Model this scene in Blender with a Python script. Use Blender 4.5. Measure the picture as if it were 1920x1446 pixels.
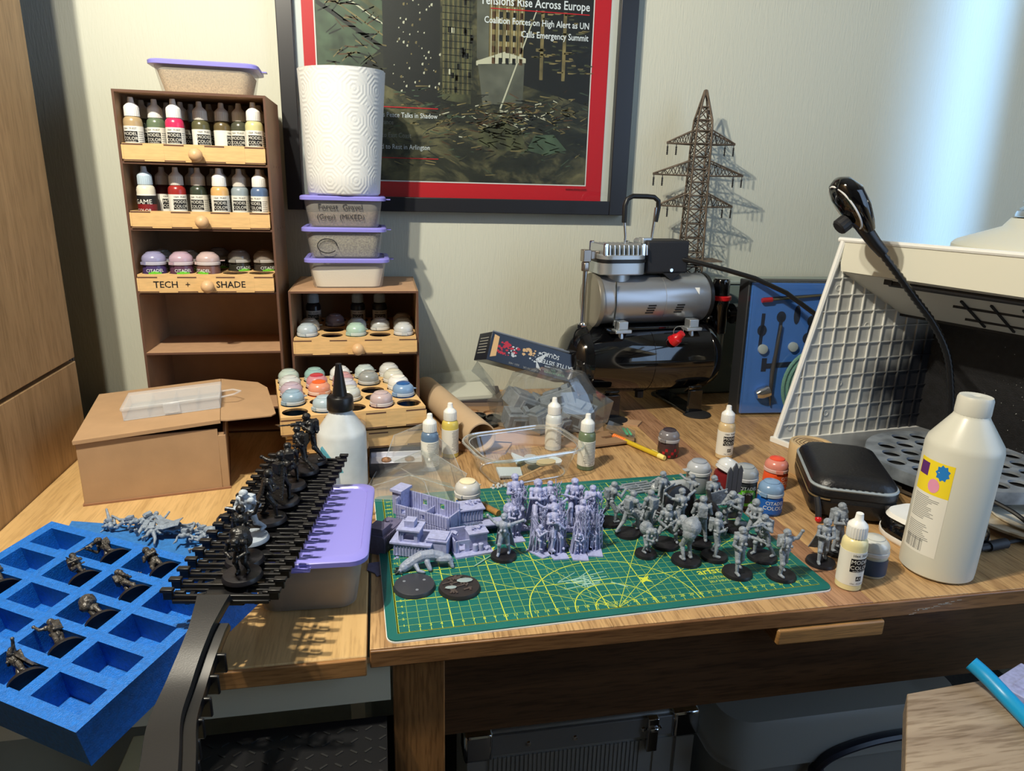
import bpy, math, random
from mathutils import Vector, Matrix, noise
random.seed(7)
S = bpy.context.scene
COL = S.collection
for o in list(bpy.data.objects): bpy.data.objects.remove(o)
R = math.radians
# all modelling numbers are centimetres above the desk top; the desk top is 75 cm above the floor
def W(p): return Vector((p[0]/100, p[1]/100, p[2]/100 + .75))

# ---------------- camera, world, lights, exposure ----------------
yaw, pitch, roll = .1897, .2805, .0255
f_ = Vector((math.sin(yaw)*math.cos(pitch), math.cos(yaw)*math.cos(pitch), -math.sin(pitch)))
r0 = Vector((math.cos(yaw), -math.sin(yaw), 0)); u0 = r0.cross(f_)
r_ = math.cos(roll)*r0 + math.sin(roll)*u0; u_ = -math.sin(roll)*r0 + math.cos(roll)*u0
cd = bpy.data.cameras.new('camera'); cd.sensor_width = 36; cd.lens = 1303.5/1920*36; cd.clip_start = .02
cam = bpy.data.objects.new('camera', cd); COL.objects.link(cam)
mw = Matrix((( r_.x, u_.x, -f_.x, 0), (r_.y, u_.y, -f_.y, 0), (r_.z, u_.z, -f_.z, 0), (0, 0, 0, 1)))
mw.translation = W((.1444, -56.67, 39.07)); cam.matrix_world = mw
S.camera = cam
cd.dof.use_dof = False
w = bpy.data.worlds.new('world'); S.world = w; w.use_nodes = True
w.node_tree.nodes['Background'].inputs[0].default_value = (.55, .62, .75, 1)
w.node_tree.nodes['Background'].inputs[1].default_value = .15
def lamp(name, kind, loc, energy, color, size=.03, aim=None, spread=None, sy=None):
    d = bpy.data.lights.new(name, kind); d.energy = energy; d.color = color
    o = bpy.data.objects.new(name, d); COL.objects.link(o); o.location = W(loc)
    if kind == 'POINT': d.shadow_soft_size = size
    if kind == 'SPOT': d.shadow_soft_size = size; d.spot_size = R(135); d.spot_blend = .5
    if kind == 'AREA':
        d.size = size
        if sy: d.shape = 'RECTANGLE'; d.size_y = sy
        if spread: d.spread = R(spread)
    if aim: o.rotation_euler = (W(aim)-W(loc)).to_track_quat('-Z', 'Y').to_euler()
    return o
lamp('ceiling_spot_bulb', 'SPOT', (-37, -17, 111), 46, (1, .93, .77), .014, (30, 40, 0))
lamp('ceiling_spot_bulb', 'SPOT', (-28, -20, 112), 22, (1, .93, .77), .014, (36, 38, 0))
lamp('window_daylight', 'AREA', (146, -60, 60), 10, (.46, .67, 1), 1.1, (40, 40, 10), None, 1.2)
lamp('curtain_gap_daylight', 'AREA', (140, 46, 55), 1.25, (.26, .53, 1), .03, (115, 74, 50), 34, 1.5)
S.view_settings.view_transform = 'Standard'; S.view_settings.look = 'None'
S.view_settings.exposure = .22; S.view_settings.gamma = 1; S.view_settings.use_curve_mapping = False

# ---------------- materials ----------------
def C(r, g=None, b=None):
    if g is None: g = b = r
    def l(c):
        c /= 255
        return c/12.92 if c <= .04045 else ((c+.055)/1.055)**2.4
    return (l(r), l(g), l(b), 1)
MC = {}
def M(name, rgb, rough=.5, metal=0, bump=0, bs=300, var=0, vs=40, sc=(1, 1, 1), coat=0, trans=0, col2=None, emit=0, alpha=None, distort=0):
    if name in MC: return MC[name]
    m = bpy.data.materials.new(name); m.use_nodes = True; nt = m.node_tree; N = nt.nodes; L = nt.links
    p = N['Principled BSDF']; p.inputs['Base Color'].default_value = C(*rgb); p.inputs['Roughness'].default_value = rough
    p.inputs['Metallic'].default_value = metal; p.inputs['Coat Weight'].default_value = coat
    p.inputs['Transmission Weight'].default_value = trans
    if emit: p.inputs['Emission Color'].default_value = C(*rgb); p.inputs['Emission Strength'].default_value = emit
    if bump or var or col2:
        tc = N.new('ShaderNodeTexCoord'); mp = N.new('ShaderNodeMapping'); mp.inputs['Scale'].default_value = sc
        L.new(tc.outputs['Object'], mp.inputs[0])
    if var or col2:
        n = N.new('ShaderNodeTexNoise'); n.inputs['Scale'].default_value = vs; n.inputs['Detail'].default_value = 6
        n.inputs['Distortion'].default_value = distort
        L.new(mp.outputs[0], n.inputs[0]); rp = N.new('ShaderNodeValToRGB'); L.new(n.outputs[0], rp.inputs[0])
        rp.color_ramp.elements[0].position = .32; rp.color_ramp.elements[1].position = .68
        c2 = col2 or tuple(max(0, c*(1-var)) for c in rgb)
        rp.color_ramp.elements[0].color = C(*c2); rp.color_ramp.elements[1].color = C(*rgb)
        L.new(rp.outputs[0], p.inputs['Base Color'])
    if bump:
        n = N.new('ShaderNodeTexNoise'); n.inputs['Scale'].default_value = bs; n.inputs['Detail'].default_value = 4
        L.new(mp.outputs[0], n.inputs[0]); b = N.new('ShaderNodeBump'); b.inputs['Strength'].default_value = bump; b.inputs['Distance'].default_value = .001
        L.new(n.outputs[0], b.inputs['Height']); L.new(b.outputs[0], p.inputs['Normal'])
    if alpha is not None:
        t = N.new('ShaderNodeBsdfTransparent'); mx = N.new('ShaderNodeMixShader'); mx.inputs[0].default_value = alpha
        L.new(t.outputs[0], mx.inputs[1]); L.new(p.outputs[0], mx.inputs[2]); L.new(mx.outputs[0], N['Material Output'].inputs[0])
    MC[name] = m; return m
def clear(name, tint=(250, 252, 252), edge=.55, base=.05, rough=.08, haze=.0):
    if name in MC: return MC[name]
    m = bpy.data.materials.new(name); m.use_nodes = True; nt = m.node_tree; N = nt.nodes; L = nt.links
    N.remove(N['Principled BSDF'])
    t = N.new('ShaderNodeBsdfTransparent'); t.inputs[0].default_value = C(*tint)
    g = N.new('ShaderNodeBsdfGlossy'); g.inputs['Roughness'].default_value = rough; g.inputs[0].default_value = (1, 1, 1, 1)
    lw = N.new('ShaderNodeLayerWeight'); lw.inputs[0].default_value = .35
    mr = N.new('ShaderNodeMapRange'); mr.inputs['To Min'].default_value = base; mr.inputs['To Max'].default_value = edge
    L.new(lw.outputs['Facing'], mr.inputs[0]); mx = N.new('ShaderNodeMixShader')
    L.new(mr.outputs[0], mx.inputs[0]); L.new(t.outputs[0], mx.inputs[1]); L.new(g.outputs[0], mx.inputs[2])
    out = mx
    if haze:
        d = N.new('ShaderNodeBsdfDiffuse'); d.inputs[0].default_value = C(235, 238, 240); m2 = N.new('ShaderNodeMixShader'); m2.inputs[0].default_value = haze
        L.new(mx.outputs[0], m2.inputs[1]); L.new(d.outputs[0], m2.inputs[2]); out = m2
    L.new(out.outputs[0], N['Material Output'].inputs[0]); MC[name] = m; return m
def wood(name, light, dark, axis='y', scale=5, rough=.42, fine=.35):
    """grain that runs along one axis of the object"""
    if name in MC: return MC[name]
    m = bpy.data.materials.new(name); m.use_nodes = True; nt = m.node_tree; N = nt.nodes; L = nt.links
    p = N['Principled BSDF']; p.inputs['Roughness'].default_value = rough
    tc = N.new('ShaderNodeTexCoord'); mp = N.new('ShaderNodeMapping'); a = [18, 18, 18]; a['xyz'.index(axis)] = .9
    mp.inputs['Scale'].default_value = a; L.new(tc.outputs['Object'], mp.inputs[0])
    oi = N.new('ShaderNodeObjectInfo'); ml = N.new('ShaderNodeMath'); ml.operation = 'MULTIPLY'; ml.inputs[1].default_value = 13; L.new(oi.outputs['Random'], ml.inputs[0])
    n1 = N.new('ShaderNodeTexNoise'); n1.noise_dimensions = '4D'; n1.inputs['Scale'].default_value = scale*.5; n1.inputs['Detail'].default_value = 8; n1.inputs['Distortion'].default_value = .8
    L.new(mp.outputs[0], n1.inputs['Vector']); L.new(ml.outputs[0], n1.inputs['W'])
    n2 = N.new('ShaderNodeTexNoise'); n2.noise_dimensions = '4D'; n2.inputs['Scale'].default_value = scale*5; n2.inputs['Detail'].default_value = 3
    mp2 = N.new('ShaderNodeMapping'); a2 = [18, 18, 18]; a2['xyz'.index(axis)] = 1.4; mp2.inputs['Scale'].default_value = a2
    L.new(tc.outputs['Object'], mp2.inputs[0]); L.new(mp2.outputs[0], n2.inputs['Vector']); L.new(ml.outputs[0], n2.inputs['W'])
    r1 = N.new('ShaderNodeValToRGB'); r1.color_ramp.elements[0].position = .3; r1.color_ramp.elements[1].position = .65
    r1.color_ramp.elements[0].color = C(*dark); r1.color_ramp.elements[1].color = C(*light); L.new(n1.outputs[0], r1.inputs[0])
    r2 = N.new('ShaderNodeValToRGB'); r2.color_ramp.elements[0].position = .38; r2.color_ramp.elements[1].position = .52
    r2.color_ramp.elements[0].color = (1-fine, 1-fine*1.1, 1-fine*1.2, 1); r2.color_ramp.elements[1].color = (1, 1, 1, 1); L.new(n2.outputs[0], r2.inputs[0])
    mx = N.new('ShaderNodeMix'); mx.data_type = 'RGBA'; mx.blend_type = 'MULTIPLY'; mx.inputs[0].default_value = 1
    L.new(r1.outputs[0], mx.inputs[6]); L.new(r2.outputs[0], mx.inputs[7]); L.new(mx.outputs[2], p.inputs['Base Color'])
    b = N.new('ShaderNodeBump'); b.inputs['Strength'].default_value = .12; b.inputs['Distance'].default_value = .0006
    L.new(n2.outputs[0], b.inputs['Height']); L.new(b.outputs[0], p.inputs['Normal'])
    MC[name] = m; return m
oak = wood('oak_board', (200, 162, 112), (158, 122, 82), 'y')
oakL = wood('light_oak_board', (208, 172, 118), (186, 150, 98), 'y', 5, .4, .16)
oakX = wood('oak_edge', (150, 108, 66), (108, 72, 40), 'x')
oakLX = wood('light_oak_edge', (176, 128, 76), (138, 94, 52), 'x')
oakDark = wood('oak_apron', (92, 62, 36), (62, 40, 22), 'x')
oakZ = wood('oak_leg', (160, 112, 64), (120, 80, 42), 'z')
strip = wood('brown_oak_strip', (176, 134, 102), (142, 104, 76), 'y', 5, .5)
wardW = wood('wardrobe_oak', (180, 146, 104), (150, 120, 82), 'z', 4, .5, .2)
greyoak = wood('grey_oak', (178, 160, 138), (140, 122, 104), 'x', 4)
mdfE = M('burnt_mdf_edge', (92, 62, 46), .7)
mdfF = M('laser_cut_mdf', (186, 148, 114), .6, var=.06, vs=60)
mdfI = M('mdf_side_brown', (152, 120, 88), .62, var=.08, vs=30)
mdfL = M('pale_plywood', (222, 182, 124), .55, var=.08, vs=50, sc=(1, 6, 6))
knobM = M('turned_beech', (214, 174, 128), .45, var=.08, vs=60)
white = M('white_plastic', (236, 236, 232), .35)
blackP = M('black_plastic', (20, 20, 22), .35)
blackM = M('matt_black_plastic', (26, 26, 30), .6, bump=.15, bs=400)
blackG = M('gloss_black_paint', (10, 10, 12), .08, coat=.6)
black = M('black_ink', (14, 14, 16), .6)
chrome = M('chrome', (214, 216, 220), .12, 1)
silver = M('silver_paint', (176, 178, 182), .32, .75)
cast = M('cast_aluminium', (196, 202, 206), .35, .8)
card = M('brown_cardboard', (174, 140, 104), .8, var=.06, vs=25, bump=.15, bs=120)
cardIn = M('cardboard_edge', (146, 104, 74), .85)
tube_m = M('grey_brown_cardboard', (190, 164, 132), .8, var=.05, vs=15)
paperW = M('white_paper', (232, 232, 228), .8)
greyR = M('grey_model_plastic', (146, 155, 166), .5, var=.18, vs=260)
lilac = M('lilac_grey_resin', (168, 174, 216), .5, var=.12, vs=260)
lilacD = M('darkened_lilac_resin', (104, 100, 130), .55, var=.12, vs=200)  # lilac darkened to paint the tub's shade on a block; plate shares it
baseB = M('black_base_plastic', (24, 23, 28), .4, bump=.2, bs=300)
primed = M('black_primed_plastic', (20, 20, 22), .42, bump=.2, bs=500)
foamB = M('blue_foam', (8, 110, 206), .42, bump=1, bs=900, var=.16, vs=260)
lidB = M('lilac_lid_plastic', (136, 132, 214), .3)
tubC = M('frosted_tub_plastic', (216, 212, 206), .3, alpha=.38)
clr = clear('clear_plastic', edge=.3, base=.03); clrH = clear('clear_film', edge=.42, base=.05, rough=.1, haze=.04); clrT = clear('thick_clear_plastic', edge=.42, base=.05, haze=.03); clrC = clear('case_cover', edge=.22, base=.03, haze=.0)
glassM = clear('picture_glass', edge=.25, base=.035, rough=.01)
red = M('red_print', (196, 10, 28), .5); redP = M('red_plastic', (200, 26, 34), .3)

# ---------------- mesh builder ----------------
def circ(cx, cy, r, n=24, a=0): return [(cx+r*math.cos(a+2*math.pi*i/n), cy+r*math.sin(a+2*math.pi*i/n)) for i in range(n)]
def rrect(cx, cy, w_, d_, r, n=5):
    o = []
    for sx, sy, a0 in ((1, 1, 0), (-1, 1, 90), (-1, -1, 180), (1, -1, 270)):
        for i in range(n+1):
            a = R(a0+90*i/n); o.append((cx+sx*(w_/2-r)+r*math.cos(a), cy+sy*(d_/2-r)+r*math.sin(a)))
    return o
TM = {}
def tmesh(s, size):
    k = (s, size)
    if k not in TM:
        cu = bpy.data.curves.new('t', 'FONT'); cu.body = s; cu.size = size; cu.align_x = 'CENTER'; cu.align_y = 'CENTER'; cu.resolution_u = 2; cu.offset = size*.012 if size > 1.3 else 0
        ob_ = bpy.data.objects.new('t', cu); COL.objects.link(ob_); me = bpy.data.meshes.new_from_object(ob_)
        TM[k] = ([tuple(v.co) for v in me.vertices], [tuple(p.vertices) for p in me.polygons])
        bpy.data.objects.remove(ob_); bpy.data.meshes.remove(me)
    return TM[k]
def Tr(x=0, y=0, z=0, rx=0, ry=0, rz=0, s=1):
    m = Matrix.Translation((x, y, z)) @ Matrix.Rotation(R(rz), 4, 'Z') @ Matrix.Rotation(R(ry), 4, 'Y') @ Matrix.Rotation(R(rx), 4, 'X')
    return m @ Matrix.Scale(s, 4) if s != 1 else m
class MB:
    def __init__(s): s.v = []; s.f = []; s.m = []
    def add(s, vs, fs, mi=0, X=None):
        b = len(s.v)
        s.v += [tuple(X @ Vector(v)) for v in vs] if X else [tuple(v) for v in vs]
        s.f += [tuple(b+i for i in f) for f in fs]; s.m += [mi]*len(fs); return s
    def box(s, c, d, X=None, mi=0, taper=1):
        x, y, z = c; a, b, h = d[0]/2, d[1]/2, d[2]/2; t = taper
        vs = [(x-a, y-b, z-h), (x+a, y-b, z-h), (x+a, y+b, z-h), (x-a, y+b, z-h), (x-a*t, y-b*t, z+h), (x+a*t, y-b*t, z+h), (x+a*t, y+b*t, z+h), (x-a*t, y+b*t, z+h)]
        return s.add(vs, [(3, 2, 1, 0), (4, 5, 6, 7), (0, 1, 5, 4), (1, 2, 6, 5), (2, 3, 7, 6), (3, 0, 4, 7)], mi, X)
    def bx(s, x0, x1, y0, y1, z0, z1, X=None, mi=0): return s.box(((x0+x1)/2, (y0+y1)/2, (z0+z1)/2), (x1-x0, y1-y0, z1-z0), X, mi)
    def lathe(s, prof, n=24, X=None, mi=0, a0=0, a1=360, rib=0):
        full = abs(a1-a0) >= 360; k = n if full else n+1; vs = []; fs = []
        for r, z in prof:
            for i in range(k):
                a = R(a0+(a1-a0)*i/n); q = r*(1-(rib if i % 2 else 0)); vs.append((q*math.cos(a), q*math.sin(a), z))
        for j in range(len(prof)-1):
            for i in range(n if full else n):
                i2 = (i+1) % k; fs.append((j*k+i, j*k+i2, (j+1)*k+i2, (j+1)*k+i))
        if full:
            if prof[0][0] > 1e-6: fs.append(tuple(range(k))[::-1])
            if prof[-1][0] > 1e-6: fs.append(tuple((len(prof)-1)*k+i for i in range(k)))
        return s.add(vs, fs, mi, X)
    def shell(s, prof, n=24, X=None, mi=0, rib=0):
        vs = []; fs = []
        for r, z in prof:
            for i in range(n):
                a = 2*math.pi*i/n; vs.append((r*math.cos(a), r*math.sin(a), z))
        for j in range(len(prof)-1):
            for i in range(n): fs.append((j*n+i, j*n+(i+1) % n, (j+1)*n+(i+1) % n, (j+1)*n+i))
        return s.add(vs, fs, mi, X)
    def loft(s, loops, mi=0, X=None, caps=(1, 1)):
        """loops: list of equal-length lists of 3D points"""
        n = len(loops[0]); vs = [p for l in loops for p in l]; fs = []
        for j in range(len(loops)-1):
            for i in range(n): fs.append((j*n+i, j*n+(i+1) % n, (j+1)*n+(i+1) % n, (j+1)*n+i))
        if caps[0]: fs.append(tuple(range(n))[::-1])
        if caps[1]: fs.append(tuple((len(loops)-1)*n+i for i in range(n)))
        return s.add(vs, fs, mi, X)
    def prism(s, poly, z0, z1, X=None, mi=0): return s.loft([[(x, y, z0) for x, y in poly], [(x, y, z1) for x, y in poly]], mi, X)
    def tube(s, pts, r, n=8, mi=0, X=None, closed=False, flat=1):
        P = [Vector(p) for p in pts]; m = len(P); rr = r if isinstance(r, (list, tuple)) else [r]*m; loops = []; up = None
        for i, p in enumerate(P):
            if closed: t = (P[(i+1) % m]-P[i-1])
            else: t = (P[min(i+1, m-1)]-P[max(i-1, 0)])
            t = t.normalized() if t.length > 1e-9 else Vector((0, 0, 1))
            if up is None:
                up = Vector((0, 0, 1)) if abs(t.z) < .9 else Vector((0, 1, 0))
            a = up.cross(t); a = a.normalized() if a.length > 1e-6 else Vector((1, 0, 0)); b = t.cross(a).normalized(); up = b
            loops.append([tuple(p+rr[i]*(math.cos(2*math.pi*k/n)*a+flat*math.sin(2*math.pi*k/n)*b)) for k in range(n)])
        if closed: loops.append(loops[0]); return s.loft(loops, mi, X, (0, 0))
        return s.loft(loops, mi, X)
    def cap(s, a, b, ra, rb, n=8, mi=0):
        """capsule"""
        a, b = Vector(a), Vector(b); d = (b-a); L = d.length; d = d.normalized() if L > 1e-6 else Vector((0, 0, 1))
        pts = [a-d*ra*.98, a-d*ra*.7, a, b, b+d*rb*.7, b+d*rb*.98]; return s.tube(pts, [ra*.2, ra*.71, ra, rb, rb*.71, rb*.2], n, mi)
    def ball(s, c, r, mi=0, n=10, sz=1, X=None):
        prof = [(r*math.sin(math.pi*i/n), -r*sz*math.cos(math.pi*i/n)) for i in range(n+1)]; prof[0] = (0, prof[0][1]); prof[-1] = (0, prof[-1][1])
        Y = Matrix.Translation(c); return s.shell(prof, n+4, (X @ Y) if X else Y, mi)
    def plate(s, outer, holes, z0, th, X=None, mi=0):
        cu = bpy.data.curves.new('p', 'CURVE'); cu.dimensions = '2D'; cu.fill_mode = 'BOTH'; cu.extrude = th/2
        for poly in [outer]+holes:
            sp = cu.splines.new('POLY'); sp.points.add(len(poly)-1); sp.use_cyclic_u = True
            for i, (x, y) in enumerate(poly): sp.points[i].co = (x, y, 0, 1)
        ob_ = bpy.data.objects.new('p', cu); COL.objects.link(ob_); me = bpy.data.meshes.new_from_object(ob_)
        Y = Matrix.Translation((0, 0, z0+th/2)); Y = (X @ Y) if X else Y
        s.add([tuple(v.co) for v in me.vertices], [tuple(p.vertices) for p in me.polygons], mi, Y)
        bpy.data.objects.remove(ob_); bpy.data.meshes.remove(me); return s
    def text(s, t, size, X, mi=0, rad=None):
        """flat lettering; with rad it is wrapped round a vertical cylinder facing -y"""
        vs, fs = tmesh(t, size)
        if rad:
            o = X.translation; vs = [(rad*math.sin((x+o.x)/rad), -rad*math.cos((x+o.x)/rad), y+o.z) for x, y, z in vs]; return s.add(vs, fs, mi)
        return s.add(vs, fs, mi, X)
    def mesh(s, mats, smooth=40):
        me = bpy.data.meshes.new('m'); me.from_pydata([(a/100, b/100, c/100) for a, b, c in s.v], [], s.f)
        for m in (mats if isinstance(mats, (list, tuple)) else [mats]): me.materials.append(m)
        me.polygons.foreach_set('material_index', s.m); me.update()
        if smooth: me.shade_smooth(); me.set_sharp_from_angle(angle=R(smooth))
        return me
def ob(name, g, mats=None, parent=None, loc=(0, 0, 0), rot=(0, 0, 0), bevel=0, smooth=40, label=None, kind=None, seg=2):
    me = g.mesh(mats, smooth) if isinstance(g, MB) else g
    o = bpy.data.objects.new(name, me); me.name = name; COL.objects.link(o)
    if parent: o.parent = parent; o.location = Vector(loc)/100
    else: o.location = W(loc)
    o.rotation_euler = tuple(R(a) for a in rot)
    if bevel:
        b = o.modifiers.new('b', 'BEVEL'); b.width = bevel/100; b.segments = seg; b.limit_method = 'ANGLE'; b.angle_limit = R(40)
    if label: o['label'] = label
    if kind: o['kind'] = kind
    return o
def tag(o, label, cat, group=None, kind=None):
    o['label'] = label; o['category'] = cat
    if group: o['group'] = group
    if kind: o['kind'] = kind
    return o
def T(name, label, cat, loc, rz=0, group=None, rot=None):
    o = bpy.data.objects.new(name, None); COL.objects.link(o); o.empty_display_size = .02
    o.location = W(loc); o.rotation_euler = tuple(R(a) for a in rot) if rot else (0, 0, R(rz)); return tag(o, label, cat, group)
def T_mat(name, label, cat, o3, M3, group=None):
    o = T(name, label, cat, (0, 0, 0), group=group); m = Matrix([list(M3[i])+[0] for i in range(3)]+[[0, 0, 0, 1]]); m.translation = W(o3); o.matrix_world = m; return o
def struct(name, g, mats, **k):
    o = ob(name, g, mats, **k); o['kind'] = 'structure'; return o

# ---------------- figures ----------------
DG = None
def remesh(g, vox=.055, mat=None):
    me = g.mesh(mat or greyR); o = bpy.data.objects.new('r', me); COL.objects.link(o)
    m = o.modifiers.new('r', 'REMESH'); m.mode = 'VOXEL'; m.voxel_size = vox/100; m.use_smooth_shade = True
    dg = bpy.context.evaluated_depsgraph_get(); r = bpy.data.meshes.new_from_object(o.evaluated_get(dg)); bpy.data.objects.remove(o)
    nr = [v.normal.copy() for v in r.vertices]; co = []
    for v, q in zip(r.vertices, nr):
        c = v.co+q*(noise.noise(v.co*1500)*.00022+noise.noise(v.co*450)*.0002); co += c[:]
    r.vertices.foreach_set('co', co); r.update()
    r.shade_smooth(); return r
def figure_mesh(p, vox=.042):
    """one continuous armoured soldier figurine about 4.7 cm tall, facing -y"""
    g = MB(); V = lambda k, d: Vector(p.get(k, d))
    hip = V('hip', (0, 0, 2.35)); ch = V('chest', (0, 0, 3.45)); hd = V('head', (0, -.05, 4.28))
    d = (ch-hip).normalized(); sh = Vector(p.get('shdir', (1, 0, 0))).normalized()
    g.cap(hip, hip+d*.5, .4, .36, 10); g.cap(hip+d*.45, ch, .38, .52, 10); g.ball(ch+d*.12, .5)
    g.tube([hip+d*.32, hip+d*.46], [.47, .47], 12); g.cap(ch, hd, .2, .2); g.ball(hd, .33, sz=1.15); g.ball(hd+Vector((0, .04, .1)), .37, sz=.85); g.box(hd+Vector((0, -.3, -.02)), (.36, .16, .12))
    for s in (-1, 1):
        k = 'R' if s > 0 else 'L'; hj = hip+sh*s*.24
        kn = V('knee'+k, (s*.35, -.25, 1.25)); ft = V('foot'+k, (s*.45, .1, .15))
        g.cap(hj, kn, .31, .23, 9); g.ball(kn+Vector((0, -.06, 0)), .25); g.cap(kn, ft+Vector((0, 0, .12)), .22, .15, 9); g.cap(ft+Vector((0, .08, .0)), ft+Vector((0, -.42, -.02)), .17, .15, 8)
        sj = ch+d*.22+sh*s*.58; el = V('elbow'+k, (s*.95, -.3, 3.0)); hn = V('hand'+k, (s*.35, -.9, 3.1))
        g.ball(sj, .29); g.cap(sj, el, .21, .17, 8); g.cap(el, hn, .18, .13, 8); g.ball(hn, .18)
        g.ball(hip+sh*s*.45+Vector((0, -.1, .1)), .18); g.ball(ch+sh*s*.22+Vector((0, -.48, -.3)), .16)
    if p.get('pack', 1): g.box(ch+Vector((0, .62, -.1)), (.8, .45, 1.0)); g.cap(ch+Vector((-.35, .6, -.7)), ch+Vector((.35, .6, -.7)), .17, .17)
    gun = p.get('gun')
    if gun:
        a, b = Vector(gun[0]), Vector(gun[1]); u = (b-a).normalized(); L = (b-a).length
        g.tube([a, a+u*L*.55, a+u*L*.56, b], [.15, .15, .08, .07], 8); g.box(a+u*L*.35-Vector((0, 0, .25)), (.13, .2, .4)); g.tube([a+u*.5+Vector((0, 0, .2)), a+u*1.0+Vector((0, 0, .2))], .09, 6)
    for e in p.get('ex', []): 
        if e[0] == 'cap': g.cap(*e[1:])
        elif e[0] == 'box': g.box(*e[1:])
        elif e[0] == 'ball': g.ball(e[1], e[2])
        elif e[0] == 'tube': g.tube(e[1], e[2], 6)
    if p.get('cape'):
        c = p['cape']; lo = []
        for z, w_, y, th in ((3.7, .6, .35, .12), (2.6, .85, .62, .1), (1.4, 1.05, .85+c, .1), (.5, 1.25, 1.05+c*1.6, .1)):
            lo.append([(w_*math.sin(a)*1.0, y-.55*(1-math.cos(a))+.08*math.sin(a*5), z) for a in [(-1.1+2.2*i/8) for i in range(9)]]+[(w_*math.sin(a)*.97, y-th*1.6-.55*(1-math.cos(a))+.08*math.sin(a*5), z) for a in [(1.1-2.2*i/8) for i in range(9)]])
        g.loft(lo)
    return remesh(g, vox)
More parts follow.
